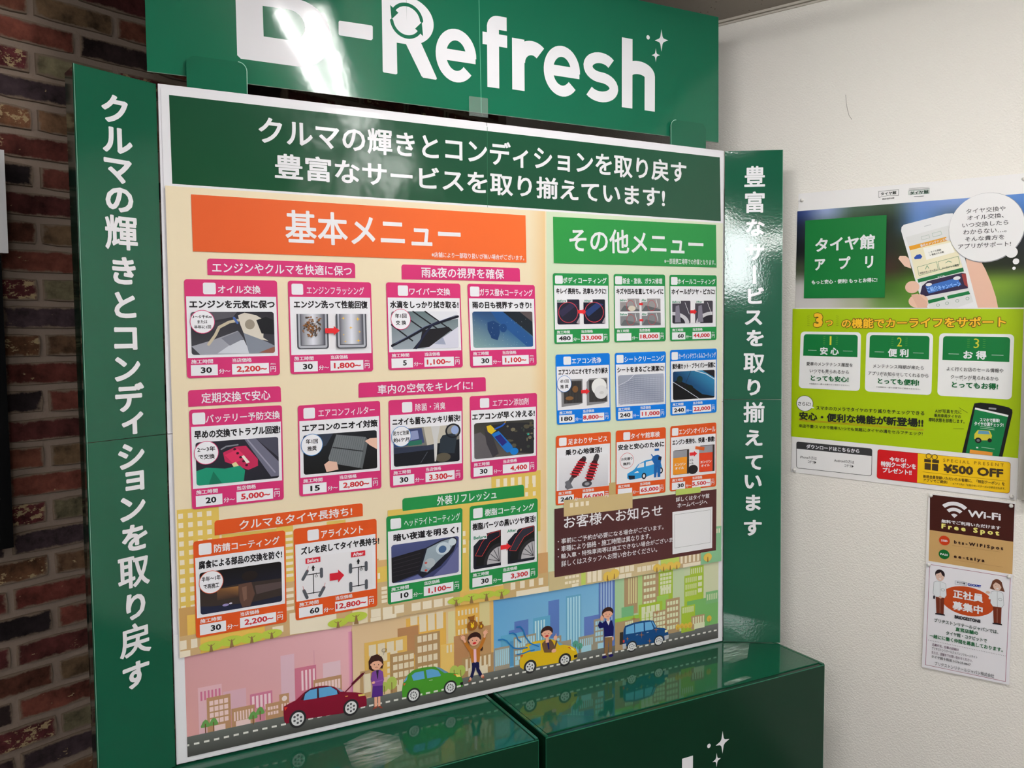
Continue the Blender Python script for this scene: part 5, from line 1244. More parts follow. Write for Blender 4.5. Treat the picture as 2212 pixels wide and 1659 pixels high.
def ph_service(P):
    bg(P, WHT); P.ring((214, 70, 84), .19, .32, .15, .24, .05); P.text(DARK, 'お見積り', .07, .22, .31, .31, bold=.02); P.text(DARK, '無料', .11, .37, .27, .46, bold=.02)
    cb = (44, 150, 216)
    P.poly(cb, [(.2, .72), (.34, .62), (.44, .46), (.6, .36), (.78, .34), (.92, .42), (.96, .62), (.94, .74), (.6, .88), (.26, .92), (.2, .86)]); P.poly(WHT, [(.4, .58), (.46, .46), (.56, .42), (.56, .56)]); P.poly(WHT, [(.6, .41), (.78, .38), (.82, .5), (.6, .55)])
    for (x, y) in ((.56, .84), (.93, .72)): P.ell((26, 30, 40), x, y, .05, .1); P.ell(WHT, x, y, .025, .055)
    P.poly((26, 34, 52), [(.22, .78), (.36, .8), (.36, .9), (.24, .9)]); P.poly(WHT, [(.42, .66), (.34, .72), (.45, .72)])
    P.poly((24, 96, 170), [(.76, .25), (.86, .22), (.95, .3), (.93, .48), (.92, .92), (.86, .92), (.85, .6), (.83, .92), (.78, .92), (.78, .5), (.72, .34)]); P.ell(WHT, .84, .15, .05, .08); P.rect((24, 96, 170), .79, .03, .89, .1); P.line((24, 96, 170), .003, [(.77, .3), (.72, .2)]); P.poly((26, 34, 52), [(.88, .28), (.95, .3), (.93, .4), (.87, .38)])
def ph_seal(P):
    bg(P, WHT)
    for (x, lq) in ((.0, (236, 150, 40)), (.62, (226, 72, 40))):
        P.rect((60, 50, 48), x + .03, .1 if x == 0 else .02, x + .38, .95); P.rect((150, 150, 158), x, .12 if x == 0 else .04, x + .33, .94); P.rect(lq, x, .36 if x == 0 else .28, x + .33, .94)
        P.text(WHT, 'エンジン', x + .03, .55, x + .3, .64, bold=.03); P.text(WHT, 'オイル', x + .05, .68, x + .26, .77, bold=.03)
    arrow(P, .39, .28, .57, .2); P.text(DARK, 'オイル', .34, .45, .48, .53, bold=.02); P.text(DARK, 'シール', .34, .56, .48, .64, bold=.02); P.poly((214, 96, 44), [(.53, .02), (.75, .08), (.74, .2), (.52, .12)]); P.ell((34, 32, 34), .47, .82, .12, .16)

cards_n = 0
def card(col, quad, chk, ttl, ts, head, hs, tm, tms, pr, prs, photo, badge=None, pbox=(.055, .33, .95, .765), bcol=None, tth=(.055, .142), hth=(.208, .295), tb=.018):
    s_ = Sheet(MEN, .0016); q = quadpen(s_, *quad)
    q.rect(col, 0, 0, 1, 1, r=.006); q.rect((238, 238, 244), .016, .172, .984, .795)
    o = s_.build('service_card', M_PRINT, menu)
    s_ = Sheet(MEN, .0018); q = quadpen(s_, *quad)
    q.rect((238, 238, 244), chk, .032, chk + .135, .15, r=.0035); s_.build('tick_box', M_PRINT, o)
    s_ = Sheet(MEN, .0018); q = quadpen(s_, *quad)
    q.text(WHT, ttl, ts[0], tth[0], ts[1], tth[1], bold=tb); s_.build('name_lettering', M_PRINT, o); s_ = Sheet(MEN, .0018); q = quadpen(s_, *quad)
    q.text(WHT, '施工時間', .048, .812, .275, .855, bold=.022, res=1); q.text(WHT, '当店価格', .48, .808, .69, .852, bold=.022, res=1)
    q.text(WHT, '分〜', .335, .915, .455, .965, bold=.022, res=1); q.text(WHT, '円', .893, .905, .955, .963, bold=.014, res=1); q.text(WHT, '(税込)', .893, .872, .955, .89, bold=.03, res=1)
    s_.build('footer_lettering', M_PRINT, o)
    s_ = Sheet(MEN, .0018); q = quadpen(s_, *quad); q.text(DARK, head, hs[0], hth[0], hs[1], hth[1], bold=.04, res=2); s_.build('headline', M_PRINT, o)
    for (x0, x1, st, ss, c, nm) in ((.042, .322, tm, tms, DARK, 'time_box'), (.474, .878, pr, prs, (200, 44, 52), 'price_box')):
        s_ = Sheet(MEN, .0018); q = quadpen(s_, *quad); q.rect((240, 240, 246), x0, .868, x1, .978)
        if st: q.text(c, st, x0 + (x1 - x0) * ss[0], .868 + .11 * .22, x0 + (x1 - x0) * ss[1], .868 + .11 * (.78 if ',' not in st and '.' not in st else .86), bold=.034)
        s_.build(nm, M_PRINT, o)
    s_ = Sheet(MEN, .0020); q = quadpen(s_, *quad); pp = sub(q, *pbox); photo(pp)
    if photo is not ph_service and photo is not ph_align and photo is not ph_susp:
        for (cx, cy) in ((0, 0), (1, 0), (1, 1), (0, 1)):
            rx, ry = .035, .055; ox, oy = (rx if cx == 0 else 1 - rx), (ry if cy == 0 else 1 - ry); sx, sy = (-1 if cx == 0 else 1), (-1 if cy == 0 else 1)
            pp.poly((238, 238, 244), [(cx + .006 * sx, cy + .006 * sy)] + [(ox + sx * rx * math.cos(a_), oy + sy * ry * math.sin(a_)) for a_ in np.linspace(0, math.pi / 2, 5)])
    s_.build('picture', M_PRINT, o)
    if badge:
        lines, bc, (bx, by, br) = badge
        a = np.array(q.f(0, 0)); W = np.linalg.norm(np.array(q.f(1, 0)) - a); H = np.linalg.norm(np.array(q.f(0, 1)) - a)
        s_ = Sheet(MEN, .0036); q = quadpen(s_, *quad); q.ell(bc, bx, by, br, br * W / H, n=30); q.ell((242, 242, 248), bx, by, br * .95, br * .95 * W / H, n=30)
        k = len(lines); lh = br * W / H * (1.3 / k)
        for i, (t_, wd) in enumerate(lines):
            y = by - lh * k / 2 + lh * i; q.text(DARK, t_, bx - br * wd, y + lh * .16, bx + br * wd, y + lh * .84, bold=.024, res=1)
        s_.build('badge', M_PRINT, o)
R1 = .1
PK = (214, 60, 120)
card(PINK, ((397.2, 602.9), (598, 606.1), (403.9, 817.2), (604.7, 809.8)), .193, 'オイル交換', (.35, .812), 'エンジンを元気に保つ', (.045, .965), '30', (.36, .78), '2,200~', (.12, .94), ph_oil, ([('3〜5千Km', .78), ('または', .4), ('半年に1回', .68)], PK, (.175, .43, .13)))
card(PINK, ((621.3, 606.1), (800.9, 610), (627.2, 808.4), (805.7, 801.8)), .04, 'エンジンフラッシング', (.215, .91), 'エンジン洗って性能回復', (.06, .95), '30', (.37, .79), '1,800~', (.1, .92), ph_flush, pbox=(.06, .355, .95, .735), tb=.008)
card(PINK, ((833.3, 609.8), (993.6, 612.9), (838.6, 799.7), (999.4, 793.2)), .15, 'ワイパー交換', (.3, .855), '水滴をしっかり拭き取る!', (.045, .965), '5', (.53, .71), '1,100~', (.08, .88), ph_wiper, ([('年1回', .58), ('交 換', .52)], PK, (.175, .42, .13)))
card(PINK, ((1008.8, 612.9), (1154.4, 615.8), (1015.3, 794.2), (1158.8, 788.9)), .035, 'ガラス撥水コーティング', (.175, .965), '雨の日も視界すっきり!', (.06, .94), '30', (.43, .85), '1,100~', (.1, .9), ph_glass)
card(PINK, ((408.1, 885.4), (608.6, 875.1), (414.7, 1100.5), (612.9, 1078.5)), .03, 'バッテリー予防交換', (.17, .975), '早めの交換でトラブル回避!', (.045, .975), '20', (.36, .77), '5,000~', (.12, .92), ph_battery, ([('2〜3年', .72), ('で交換', .66)], PK, (.165, .44, .13)))
card(PINK, ((642.6, 876.1), (820.5, 865.6), (646.5, 1072.6), (823.6, 1054.4)), .065, 'エアコンフィルター', (.24, .93), 'エアコンのニオイ対策', (.045, .965), '15', (.31, .72), '2,800~', (.12, .92), ph_filter, ([('年1回', .55), ('推奨', .42)], (30, 120, 190), (.155, .44, .13)), tb=.008)
card(PINK, ((838.6, 864.6), (998.4, 856.2), (842.2, 1053.6), (1000.1, 1037)), .175, '除菌・消臭', (.35, .76), 'ニオイも菌もスッキリ解決!', (.045, .965), '30', (.31, .72), '3.300~', (.12, .92), ph_smoke, ([('防カビ効果', .8), ('約6ケ月', .8)], (30, 120, 190), (.155, .42, .13)), tb=.008)
card(PINK, ((1014.1, 855.9), (1159.3, 848.7), (1016.3, 1034.4), (1159.3, 1018.2)), .145, 'エアコン添加剤', (.33, .87), 'エアコンが早く冷える!', (.03, .965), '30', (.32, .73), '4,400', (.28, .92), ph_spray, tb=.008)
card(ORG, ((416.9, 1169.6), (615.4, 1145.1), (423.4, 1378.3), (619.3, 1343.2)), .055, '防錆コーティング', (.215, .935), '腐食による部品の交換を防ぐ!', (.05, .96), '30', (.41, .81), '2,200~', (.12, .92), ph_rust, ([('半年〜1年', .78), ('で再施工', .64)], (222, 100, 70), (.175, .44, .13)))
card(ORG, ((633.4, 1142.5), (812.9, 1120.1), (638.2, 1340.4), (814.6, 1308.9)), .16, 'アライメント', (.32, .83), 'ズレを戻してタイヤ長持ち!', (.08, 1.03), '60', (.45, .86), '12,800~', (.02, .95), ph_align, pbox=(.06, .33, .94, .78))
card(GRN, ((834, 1115.7), (998.4, 1096.7), (837.4, 1306.3), (997.6, 1276.1)), .05, 'ヘッドライトコーティング', (.225, .965), '暗い夜道を明るく!', (.085, .945), '10', (.44, .82), '1,100~', (.15, .92), ph_light, tb=.008)
card(GRN, ((1013.9, 1093.8), (1160.8, 1075.9), (1013.4, 1273.9), (1161.3, 1247.2)), .05, '樹脂コーティング', (.215, .945), '樹脂パーツの黒いツヤ復活!', (.04, .965), '30', (.44, .83), '3,300', (.3, .93), ph_resin)
card(GRN, ((1193.4, 590), (1313.9, 591.9), (1197, 743.1), (1316.4, 739.7)), .035, 'ボディコーティング', (.17, .96), 'キレイ長持ち。洗車もラクに!', (.05, .95), '480', (.13, .88), '33,000', (.05, .93), ph_body, pbox=(.06, .37, .94, .725), tb=.02)
card(GRN, ((1324.8, 591.9), (1435.9, 593.3), (1326.7, 739.7), (1437.4, 736.6)), .025, '鈑金・塗装、ガラス修理', (.17, .94), 'キズや凹みを直してキレイに', (.045, .96), '', (0, 1), '18,000', (.05, .93), ph_panel, pbox=(.11, .36, .905, .76))
card(GRN, ((1445.3, 593.6), (1547.3, 594.8), (1446.6, 737), (1546.9, 734.2)), .03, 'ホイールコーティング', (.165, .97), 'ホイールがツヤ・ピカに!', (.04, .965), '60', (.42, .88), '44,000', (.05, .93), ph_wheelc, pbox=(.05, .385, .94, .735))
card(BLU, ((1199.2, 766), (1316.4, 762.6), (1202.5, 917.6), (1318.3, 909.2)), .14, 'エアコン洗浄', (.29, .835), 'エアコンのニオイをすっきり解決', (.045, .955), '180', (.12, .86), '8,800~', (.01, .93), ph_ac, ([('年1回', .6), ('推 奨', .56)], (20, 120, 200), (.14, .42, .13)), pbox=(.07, .36, .96, .77))
card(BLU, ((1327.2, 762.4), (1437.6, 759), (1329.9, 909.2), (1438.1, 901.5)), .03, 'シートクリーニング', (.18, .97), 'シートをまるごと清潔に!', (.04, .965), '240', (.12, .86), '11,000', (.08, .97), ph_seat)
card(BLU, ((1446.6, 756.3), (1547.8, 752.7), (1447.3, 897.9), (1547.1, 890.6)), .03, 'カーウィンドウフィルムコーティング', (.18, .975), '紫外線カット・プライバシー保護に', (.045, .965), '240', (.12, .88), '22,000', (.05, .95), ph_film)
card(ORG, ((1200.1, 941.8), (1318.8, 932.1), (1199.7, 1091.7), (1318.3, 1078)), .055, '足まわりサービス', (.215, .93), '乗り心地復活!', (.17, .83), '240', (.15, .9), '66,000', (.07, .95), ph_susp, pbox=(.05, .32, .95, .79), tb=.02)
card(ORG, ((1329.6, 930.4), (1437.6, 922.5), (1329.1, 1076.1), (1436.7, 1063.5)), .145, 'タイヤ館車検', (.29, .875), '安全と安心のために', (.045, .965), '', (0, 1), '65,000', (.05, .95), ph_service, pbox=(.04, .3, .96, .79), tb=.02)
card(ORG, ((1447.3, 920.8), (1546.6, 912.3), (1446.1, 1061.8), (1546.1, 1050.3)), .035, 'エンジンオイルシール', (.185, .975), 'エンジン長持ち、快適・静粛!', (.045, .965), '30', (.42, .9), '5,500~', (.0, .95), ph_seal, pbox=(.06, .33, .96, .775))

# ---- customer notice
NQ = ((1197, 1099), (1546.9, 1056.3), (1197.2, 1247), (1545.6, 1189.5))
s_ = Sheet(MEN, .0018); q = quadpen(s_, *NQ); q.rect((84, 46, 46), 0, 0, 1, 1, cols=[(76, 42, 44), (84, 46, 46), (88, 46, 46), (78, 42, 44)])
nt_ = s_.build('notice_panel', M_PRINT, menu, 'dark brown customer notice panel')
s_ = Sheet(MEN, .0021); P = zpen(s_, 1170, 820, 4.1475)
P.text(WHT, 'お客様へお知らせ', 195, 1230, 1078, 1225, bold=.01, res=3)
s_ = Sheet(MEN, .0021); P = zpen(s_, 1170, 820, 4.1475)
def slt(st, x0, y0, x1, y1, b): P.text(WHT, st, x0, y0, x1, y1, bold=b, res=2)
slt('お客様へお知らせ', 195, 1228, 1078, 1222, .010) if False else None
def line_text(st, xl, ytl, ybl, xr, ytr, ybr, b):
    """a printed line given by the top and bottom of its ink at the left and right ends"""
    a = MEN.at(1170 + xl / 4.1475, 820 + ytl / 4.1475); c = MEN.at(1170 + xl / 4.1475, 820 + ybl / 4.1475)
    d = MEN.at(1170 + xr / 4.1475, 820 + ytr / 4.1475); e = MEN.at(1170 + xr / 4.1475, 820 + ybr / 4.1475)
    UVP(s_).text(WHT, st, a[0], (a[1] + d[1]) / 2, d[0], (c[1] + e[1]) / 2, bold=b, res=2)
line_text('お客様へお知らせ', 195, 1215, 1335, 1078, 1122, 1222, .012)
line_text('・事前にご予約が必要になる場合がございます。', 140, 1420, 1470, 1088, 1300, 1345, .008)
line_text('・車種により価格・施工時間は異なります。', 140, 1490, 1545, 975, 1375, 1425, .008)
line_text('・輸入車・特殊車両等は施工できない場合がございま', 140, 1560, 1612, 1168, 1410, 1452, .008)
line_text('詳しくはスタッフへお問い合わせください。', 172, 1612, 1670, 1030, 1500, 1548, .008)
line_text('詳しくはタイヤ館', 1198, 1050, 1095, 1497, 1020, 1060, .012)
line_text('ホームページへ', 1212, 1108, 1150, 1480, 1072, 1112, .012)
s_.build('lettering', M_PRINT, nt_)
s_ = Sheet(MEN, .0026); P = quadpen(s_, (1451.3, 1105.8), (1537.7, 1094), (1451.5, 1197), (1537, 1183))
P.rect((238, 238, 242), 0, 0, 1, 1); P.line((90, 90, 96), .0006, [(.05, .07), (.95, .07), (.95, .86), (.05, .86)], close=True)
s_.build('blank_code_label', M_PRINT, nt_, 'white square label')

# ================================================================== POSTERS ON THE WHITE WALL
PO = Plane((1, 0, 0), X0 - 0.0025, (0, -1, 0))
M_POSTER = mat('poster_paper', attr=True, rough=0.42, spec=0.22)
def paper(pl, quad, name, col, label, cat, th=.0006, m=M_POSTER):
    s_ = Sheet(pl); P = [pl.at(*q) for q in quad]; prism(s_, [P[2], P[3], P[1], P[0]], -th, 0, col)
    return s_
PQ = ((1725.2, 418.6), (2227, 373), (1709, 1019.5), (2196, 1080))
s_ = paper(PO, PQ, '', (238, 236, 236), '', '')
p1 = Pen(s_, lambda x, y: PO.at(1690 + x / 4.2375, 370 + y / 4.2375), True); p2 = Pen(s_, lambda x, y: PO.at(1690 + x / 3.95, 660 + y / 3.95), True)
def lineq(s_, pts, f, col):           # quad given by four window points (TL, TR, BR, BL)
    uv = [PO.at(*f(*q)) for q in pts]; s_.layer(); s_.tris(uv, [(0, 1, 2), (0, 2, 3)], col)
fP1 = Z(1690, 370, 4.2375); fP2 = Z(1690, 660, 3.95)
def xe(x, y):      # extend to the poster's right edge
    return x, y
lineq(s_, [(88, 28), (2085, 28), (2011, 1302), (75, 1117)], lambda x, y: fP2(x, y), (164, 192, 10))
poster = s_.build('app_poster', M_POSTER, None, 'large lime green and white poster with a hand holding a phone', 'poster')

G_0 = (60, 60, 60)
s_ = Sheet(PO, .0002)
FC = [[(38, 56, 112), (148, 164, 206), (70, 96, 80), (60, 80, 60), (110, 140, 200), (124, 152, 212), (96, 144, 210), (84, 130, 200)],
      [(18, 26, 48), (80, 100, 90), (40, 60, 30), (20, 34, 22), (92, 130, 190), (70, 90, 100), (60, 100, 120), (60, 110, 180)],
      [(14, 18, 22), (30, 40, 30), (20, 24, 20), (32, 34, 24), (40, 64, 30), (34, 46, 30), (26, 30, 26), (24, 28, 34)],
      [(60, 70, 50), (60, 60, 50), (50, 40, 34), (58, 40, 30), (40, 60, 20), (40, 60, 30), (30, 38, 20), (28, 32, 24)],
      [(190, 186, 184), (186, 184, 180), (150, 160, 130), (60, 100, 30), (86, 136, 40), (80, 130, 44), (120, 156, 46), (110, 146, 44)],
      [(202, 198, 196), (200, 196, 192), (170, 172, 150), (104, 140, 70), (84, 134, 44), (90, 130, 60), (104, 144, 56), (84, 128, 40)]]
a = [PO.at(*fP1(*q)) for q in ((137, 366), (2260, 200), (118, 1252), (2260, 1247))]
nr_, nc_ = 26, 40; V = []; C = []
for i in range(nr_ + 1):
    for j in range(nc_ + 1):
        t, s = i / nr_, j / nc_
        V.append((a[0] * (1 - s) + a[1] * s) * (1 - t) + (a[2] * (1 - s) + a[3] * s) * t)
        y, x = t * 5, s * 7; iy, ix = min(int(y), 4), min(int(x), 6); fy, fx = y - iy, x - ix; fy = fy * fy * (3 - 2 * fy); fx = fx * fx * (3 - 2 * fx)
        C.append(tuple((FC[iy][ix][k] * (1 - fx) + FC[iy][ix + 1][k] * fx) * (1 - fy) + (FC[iy + 1][ix][k] * (1 - fx) + FC[iy + 1][ix + 1][k] * fx) * fy for k in range(3)))
T = [q for i in range(nr_) for j in range(nc_) for q in ((i * (nc_ + 1) + j, i * (nc_ + 1) + j + 1, (i + 1) * (nc_ + 1) + j + 1), (i * (nc_ + 1) + j, (i + 1) * (nc_ + 1) + j + 1, (i + 1) * (nc_ + 1) + j))]
V = np.array(V); umax = PO.at(2212, 700)[0]
umx = PO.at(2226, 380)[0]; V[:, 0] = np.minimum(V[:, 0], umx)
s_.layer(); s_.tris(V, T, C)
P = pxpen(s_, 1690, 370, 4.2375)
P.poly((236, 196, 176), [(1062, 800), (1075, 775), (1130, 775), (1160, 800), (1180, 890), (1120, 870)]); P.poly((232, 188, 166), [(1680, 800), (1820, 828), (1860, 900), (1912, 1020), (1955, 1150), (1975, 1249), (1780, 1249), (1700, 960)])
P.poly((236, 236, 238), [(1087, 545), (1092, 510), (1112, 490), (1500, 388), (1560, 384), (1600, 520), (1790, 1249), (1330, 1252), (1250, 1110)])
P.poly((200, 200, 204), [(1298, 502), (1362, 484), (1364, 490), (1300, 508)]); P.poly((226, 226, 226), [(1128, 604), (1520, 496), (1560, 560), (1748, 1196), (1600, 1249), (1345, 1250)])
P.poly((228, 160, 44), [(1158, 688), (1500, 600), (1510, 636), (1168, 724)]); P.poly((240, 232, 200), [(1168, 724), (1510, 636), (1580, 640), (1650, 880), (1222, 986)]); P.poly((250, 248, 240), [(1290, 705), (1540, 650), (1580, 740), (1318, 812)])
P.poly((40, 80, 170), [(1206, 790), (1230, 765), (1262, 758), (1282, 780), (1268, 800), (1212, 806)])
for q in ((1236, 878, 1412, 828, 1428, 905, 1252, 955), (1424, 828, 1610, 778, 1626, 850, 1440, 902)):
    P.line((60, 130, 90), .0009, [(q[0], q[1]), (q[2], q[3]), (q[4], q[5]), (q[6], q[7])], close=True)
P.line((90, 150, 110), .0014, [(1310, 896), (1325, 862), (1342, 890)]); P.line((90, 150, 110), .0014, [(1495, 840), (1520, 822), (1550, 832)])
P.poly((20, 112, 60), [(1236, 988), (1655, 880), (1662, 916), (1246, 1020)]); P.poly((50, 40, 70), [(1280, 1050), (1330, 1006), (1640, 930), (1680, 935), (1700, 1070), (1280, 1150), (1262, 1120)])
P.poly((60, 110, 190), [(1310, 1052), (1600, 975), (1640, 1040), (1340, 1120)]); P.poly((150, 60, 60), [(1640, 940), (1680, 935), (1700, 1060), (1668, 1040)])
P.poly((24, 120, 66), [(1330, 1180), (1480, 1148), (1496, 1172), (1340, 1212)]); P.poly((24, 120, 66), [(1508, 1140), (1706, 1096), (1720, 1124), (1516, 1170)])
for x, y in ((1425, 1225), (1508, 1208), (1602, 1186), (1695, 1165)): P.ring((70, 130, 100), x, y, 16, 14, .2)
for (x, y, rx, ry) in ((1190, 1060, 66, 56), (1245, 1188, 90, 62)): P.ell((234, 192, 170), x, y, rx, ry)
P.poly((226, 180, 158), [(1180, 1130), (1240, 1120), (1320, 1190), (1334, 1215), (1322, 1250), (1240, 1250)])
q = quadpen(s_, fP1(1130, 605), fP1(1522, 497), fP1(1350, 1300), fP1(1762, 1235))
q.line((120, 150, 130), .0005, [(.34, .045), (.52, .045), (.52, .085), (.34, .085)], close=True); q.line((90, 160, 120), .0005, [(.6, .04), (.8, .04), (.8, .085), (.6, .085)], close=True)
q.text(WHT, '最近のメンテナンス情報', .26, .135, .96, .168, bold=.02, res=1); q.text((70, 70, 70), '1. オイル交換', .4, .245, .68, .268, bold=.01, res=1); q.text((70, 70, 70), '2. 簡易ガス点検', .4, .28, .72, .303, bold=.01, res=1)
q.text(G_0, 'お知らせ・クーポン', .06, .47, .47, .497, bold=.01, res=1); q.text(G_0, 'メンテナンス履歴', .57, .47, .95, .497, bold=.01, res=1); q.text(WHT, 'おすすめ', .42, .567, .58, .592, bold=.02, res=1)
q.text((150, 200, 255), 'ご紹介キャンペーン', .1, .675, .86, .74, bold=.03, res=1); q.ell(WHT, .18, .645, .07, .02); q.ell(WHT, .82, .635, .08, .022)
s_.build('photo_print', M_POSTER, poster)
s_ = Sheet(PO, .0022); P = pxpen(s_, 1690, 370, 4.2375)
def otxt(P, f, pl, col, st, xl, ytl, ybl, xr, ytr, ybr, bold=.012, res=2, caps=False):
    a = pl.at(*f(xl, ytl)); c = pl.at(*f(xl, ybl)); d = pl.at(*f(xr, ytr)); e = pl.at(*f(xr, ybr))
    UVP(P.sh).text(col, st, a[0], (a[1] + d[1]) / 2, d[0], (c[1] + e[1]) / 2, bold=bold, res=res, caps=caps)
S_ = DARK
for (st, xl, a_, b_, xr, c_, d_) in (('最近のメンテナンス情報', 1250, 672, 692, 1494, 612, 632),):
    pass
P.ell((150, 150, 156), 1868, 517, 358, 318, n=40); P.ell((238, 237, 238), 1865, 514, 353, 313, n=40)
for (x, y, r) in ((2100, 742, 56), (2140, 825, 30), (2122, 888, 16)): P.ell((238, 237, 238), x, y, r, r * .9)
o = s_.build('speech_bubble', M_POSTER, poster)
s_ = Sheet(PO, .0025); P = pxpen(s_, 1690, 370, 4.2375); G_ = (58, 56, 58)
for (st, xl, a_, b_, xr, c_, d_) in (('タイヤ交換や', 1685, 342, 388, 2045, 320, 364), ('オイル交換、', 1695, 400, 446, 2030, 386, 430), ('いつ交換したら', 1650, 468, 514, 2072, 450, 494),
                                     ('わからない…。', 1660, 534, 580, 2055, 514, 560), ('そんな貴方を', 1675, 596, 640, 2035, 584, 628), ('アプリがサポート!', 1612, 662, 708, 2095, 644, 690)):
    otxt(P, fP1, PO, G_, st, xl, a_, b_, xr, c_, d_, .006)
s_.build('lettering', M_POSTER, o)

s_ = Sheet(PO, .0022); q_ = [PO.at(*fP1(*q)) for q in ((213, 452), (957, 400), (940, 1156), (199, 1162))]
s_.layer(); s_.tris(q_, [(0, 1, 2), (0, 2, 3)], (14, 116, 52)); o = s_.build('green_square', M_POSTER, poster)
s_ = Sheet(PO, .0024); P = pxpen(s_, 1690, 370, 4.2375)
otxt(P, fP1, PO, WHT, 'タイヤ館', 305, 604, 738, 850, 582, 716, .03, 3, True); otxt(P, fP1, PO, WHT, 'ア　プ　リ', 300, 790, 906, 835, 770, 888, .035, 3, True); otxt(P, fP1, PO, WHT, 'もっと安心・便利! もっとお得に!', 272, 988, 1030, 872, 982, 1022, .03)
s_.build('lettering', M_POSTER, o)

# small marks on the white top strip
s_ = Sheet(PO, .0006); P = pxpen(s_, 1690, 370, 4.2375)
P.line((50, 60, 56), .0008, [(882, 184), (1065, 168), (1063, 222), (976, 220), (884, 240)], close=True); otxt(P, fP1, PO, (30, 40, 36), 'タイヤ館', 902, 194, 222, 1044, 180, 210, .03); otxt(P, fP1, PO, (60, 60, 60), 'BRIDGESTONE', 917, 248, 262, 1025, 238, 250, .03, 1)
for i in range(4):
    x = 1158 + i * 48; P.line((50, 120, 90), .0006, [(x, 180 - i * 3), (x + 45, 177 - i * 3), (x + 45, 210 - i * 3), (x, 214 - i * 3)], close=True)
otxt(P, fP1, PO, (30, 60, 46), 'タイヤ館', 1166, 184, 214, 1340, 174, 204, .035); P.line((90, 90, 90), .0012, [(1208, 233), (1294, 226)]); P.line((130, 130, 130), .0012, [(1160, 172), (1348, 158)]); P.line((150, 150, 150), .0008, [(1162, 158), (1346, 146)])
s_.build('small_emblems', M_POSTER, poster)

# heading
s_ = Sheet(PO, .0006); P = pxpen(s_, 1690, 660, 3.95); YE = (246, 190, 46); OL = (96, 70, 24)
for (st, q, b1, b2) in (('3', (265, 58, 190, 352, 60, 192), .10, .055), ('つ', (365, 120, 176, 437, 122, 180), .10, .04), ('の機能でカーライフをサポート', (503, 97, 187, 1915, 98, 203), .085, .03)):
    otxt(P, fP2, PO, OL, st, *q, b1, 2, True)
    otxt(P, fP2, PO, YE, st, q[0] + 5, q[1] + 5, q[2] - 5, q[3] - 5, q[4] + 5, q[5] - 5, b2, 2, True)
for k in range(6):
    for sx, x in ((1, 215), (-1, 480)): P.line((110, 116, 30), .0007, [(x, 92 + k * 16), (x + sx * 18, 88 + k * 17)])
s_.build('heading', M_POSTER, poster)
for k, (qd, num, h, l1, l2, l3, l4) in enumerate(((((158, 222), (672, 228), (140, 703), (662, 730)), '1', '安 心', '愛車のメンテナンス履歴を', 'いつでも見られるから', 'とっても安心!', '※当機能は一部の店舗ではご使用できません。'),
        (((718, 228), (1288, 236), (704, 732), (1272, 765)), '2', '便 利', 'メンテナンス時期が来たら', 'アプリがお知らせしてくれるから', 'とっても便利!', '※当機能は一部の店舗ではご使用できません。'),
        (((1340, 236), (1980, 245), (1322, 768), (1957, 803)), '3', 'お 得', 'よく行くお店のセール情報や', 'クーポンが見られるから', 'とってもお得!', ''))):
    s_ = Sheet(PO, .0006); q = quadpen(s_, *[fP2(*c) for c in qd]); q.rect((238, 238, 238), 0, 0, 1, 1, r=.011); q.rect((14, 116, 56), .055, .045, .95, .425, r=.008, corners=(1, 1, 0, 0))
    o = s_.build('feature_card', M_POSTER, poster)
    s_ = Sheet(PO, .0009); q = quadpen(s_, *[fP2(*c) for c in qd])
    q.text((206, 206, 60), num, .475 if num != '1' else .495, .075, .548 if num != '1' else .525, .225); q.text(WHT, h, .34, .265, .65, .4, bold=.035); q.line(WHT, .0009, [(.14, .325), (.28, .325)]); q.line(WHT, .0009, [(.72, .325), (.87, .325)])
    for i in range(5):
        for sx, x in ((1, .39), (-1, .63)): q.line((110, 170, 60), .0007, [(x, .09 + i * .03), (x + sx * .03, .085 + i * .032)])
    q.text(G_, l1, .12, .53, .88, .595, bold=.006); q.text(G_, l2, .18 if k != 1 else .05, .655, .82 if k != 1 else .95, .72, bold=.006)
    q.text((16, 100, 52), l3, .2, .76, .82, .86, bold=.035)
    if l4: q.text((110, 110, 110), l4, .18, .9, .84, .925, bold=.004, res=1)
    for i in range(4): q.ell((110, 130, 110), .26 + i * .085, .735, .006, .006, n=6)
    s_.build('lettering', M_POSTER, o)

# new feature lines and second phone
s_ = Sheet(PO, .0008); P = pxpen(s_, 1690, 660, 3.95); B_ = (36, 38, 30)
P.ell((60, 60, 60), 192, 835, 73, 68, n=30); P.ell((238, 238, 238), 192, 835, 69, 64, n=30); P.poly((238, 238, 238), [(245, 850), (276, 876), (228, 876)]); otxt(P, fP2, PO, B_, 'さらに!', 135, 820, 852, 245, 825, 858, .02)
otxt(P, fP2, PO, B_, 'スマホのカメラでタイヤのすり減りをチェックできる', 290, 852, 884, 1213, 905, 945, .014); otxt(P, fP2, PO, B_, '安心・便利な機能が新登場!!', 145, 900, 972, 1205, 968, 1045, .04, 2, True)
for dy in (0, 10): P.line((206, 110, 40), .0009, [(142, 973 + dy), (1205, 1056 + dy)])
otxt(P, fP2, PO, B_, '来店不要!スマホで簡単!いつでも気軽にタイヤの溝をセルフチェック!', 142, 1008, 1036, 1198, 1080, 1114, .01)
otxt(P, fP2, PO, B_, 'AIが写真を元に', 1305, 866, 898, 1530, 908, 942, .008); otxt(P, fP2, PO, B_, '乗用車用タイヤの', 1297, 906, 934, 1525, 950, 982, .01); otxt(P, fP2, PO, B_, '摩耗状態を診断します。', 1250, 938, 968, 1556, 990, 1030, .01)
P.line(B_, .0007, [(1508, 870), (1582, 914)]); P.line(B_, .0007, [(1460, 1050), (1550, 1053)])
s_.build('lettering', M_POSTER, poster)
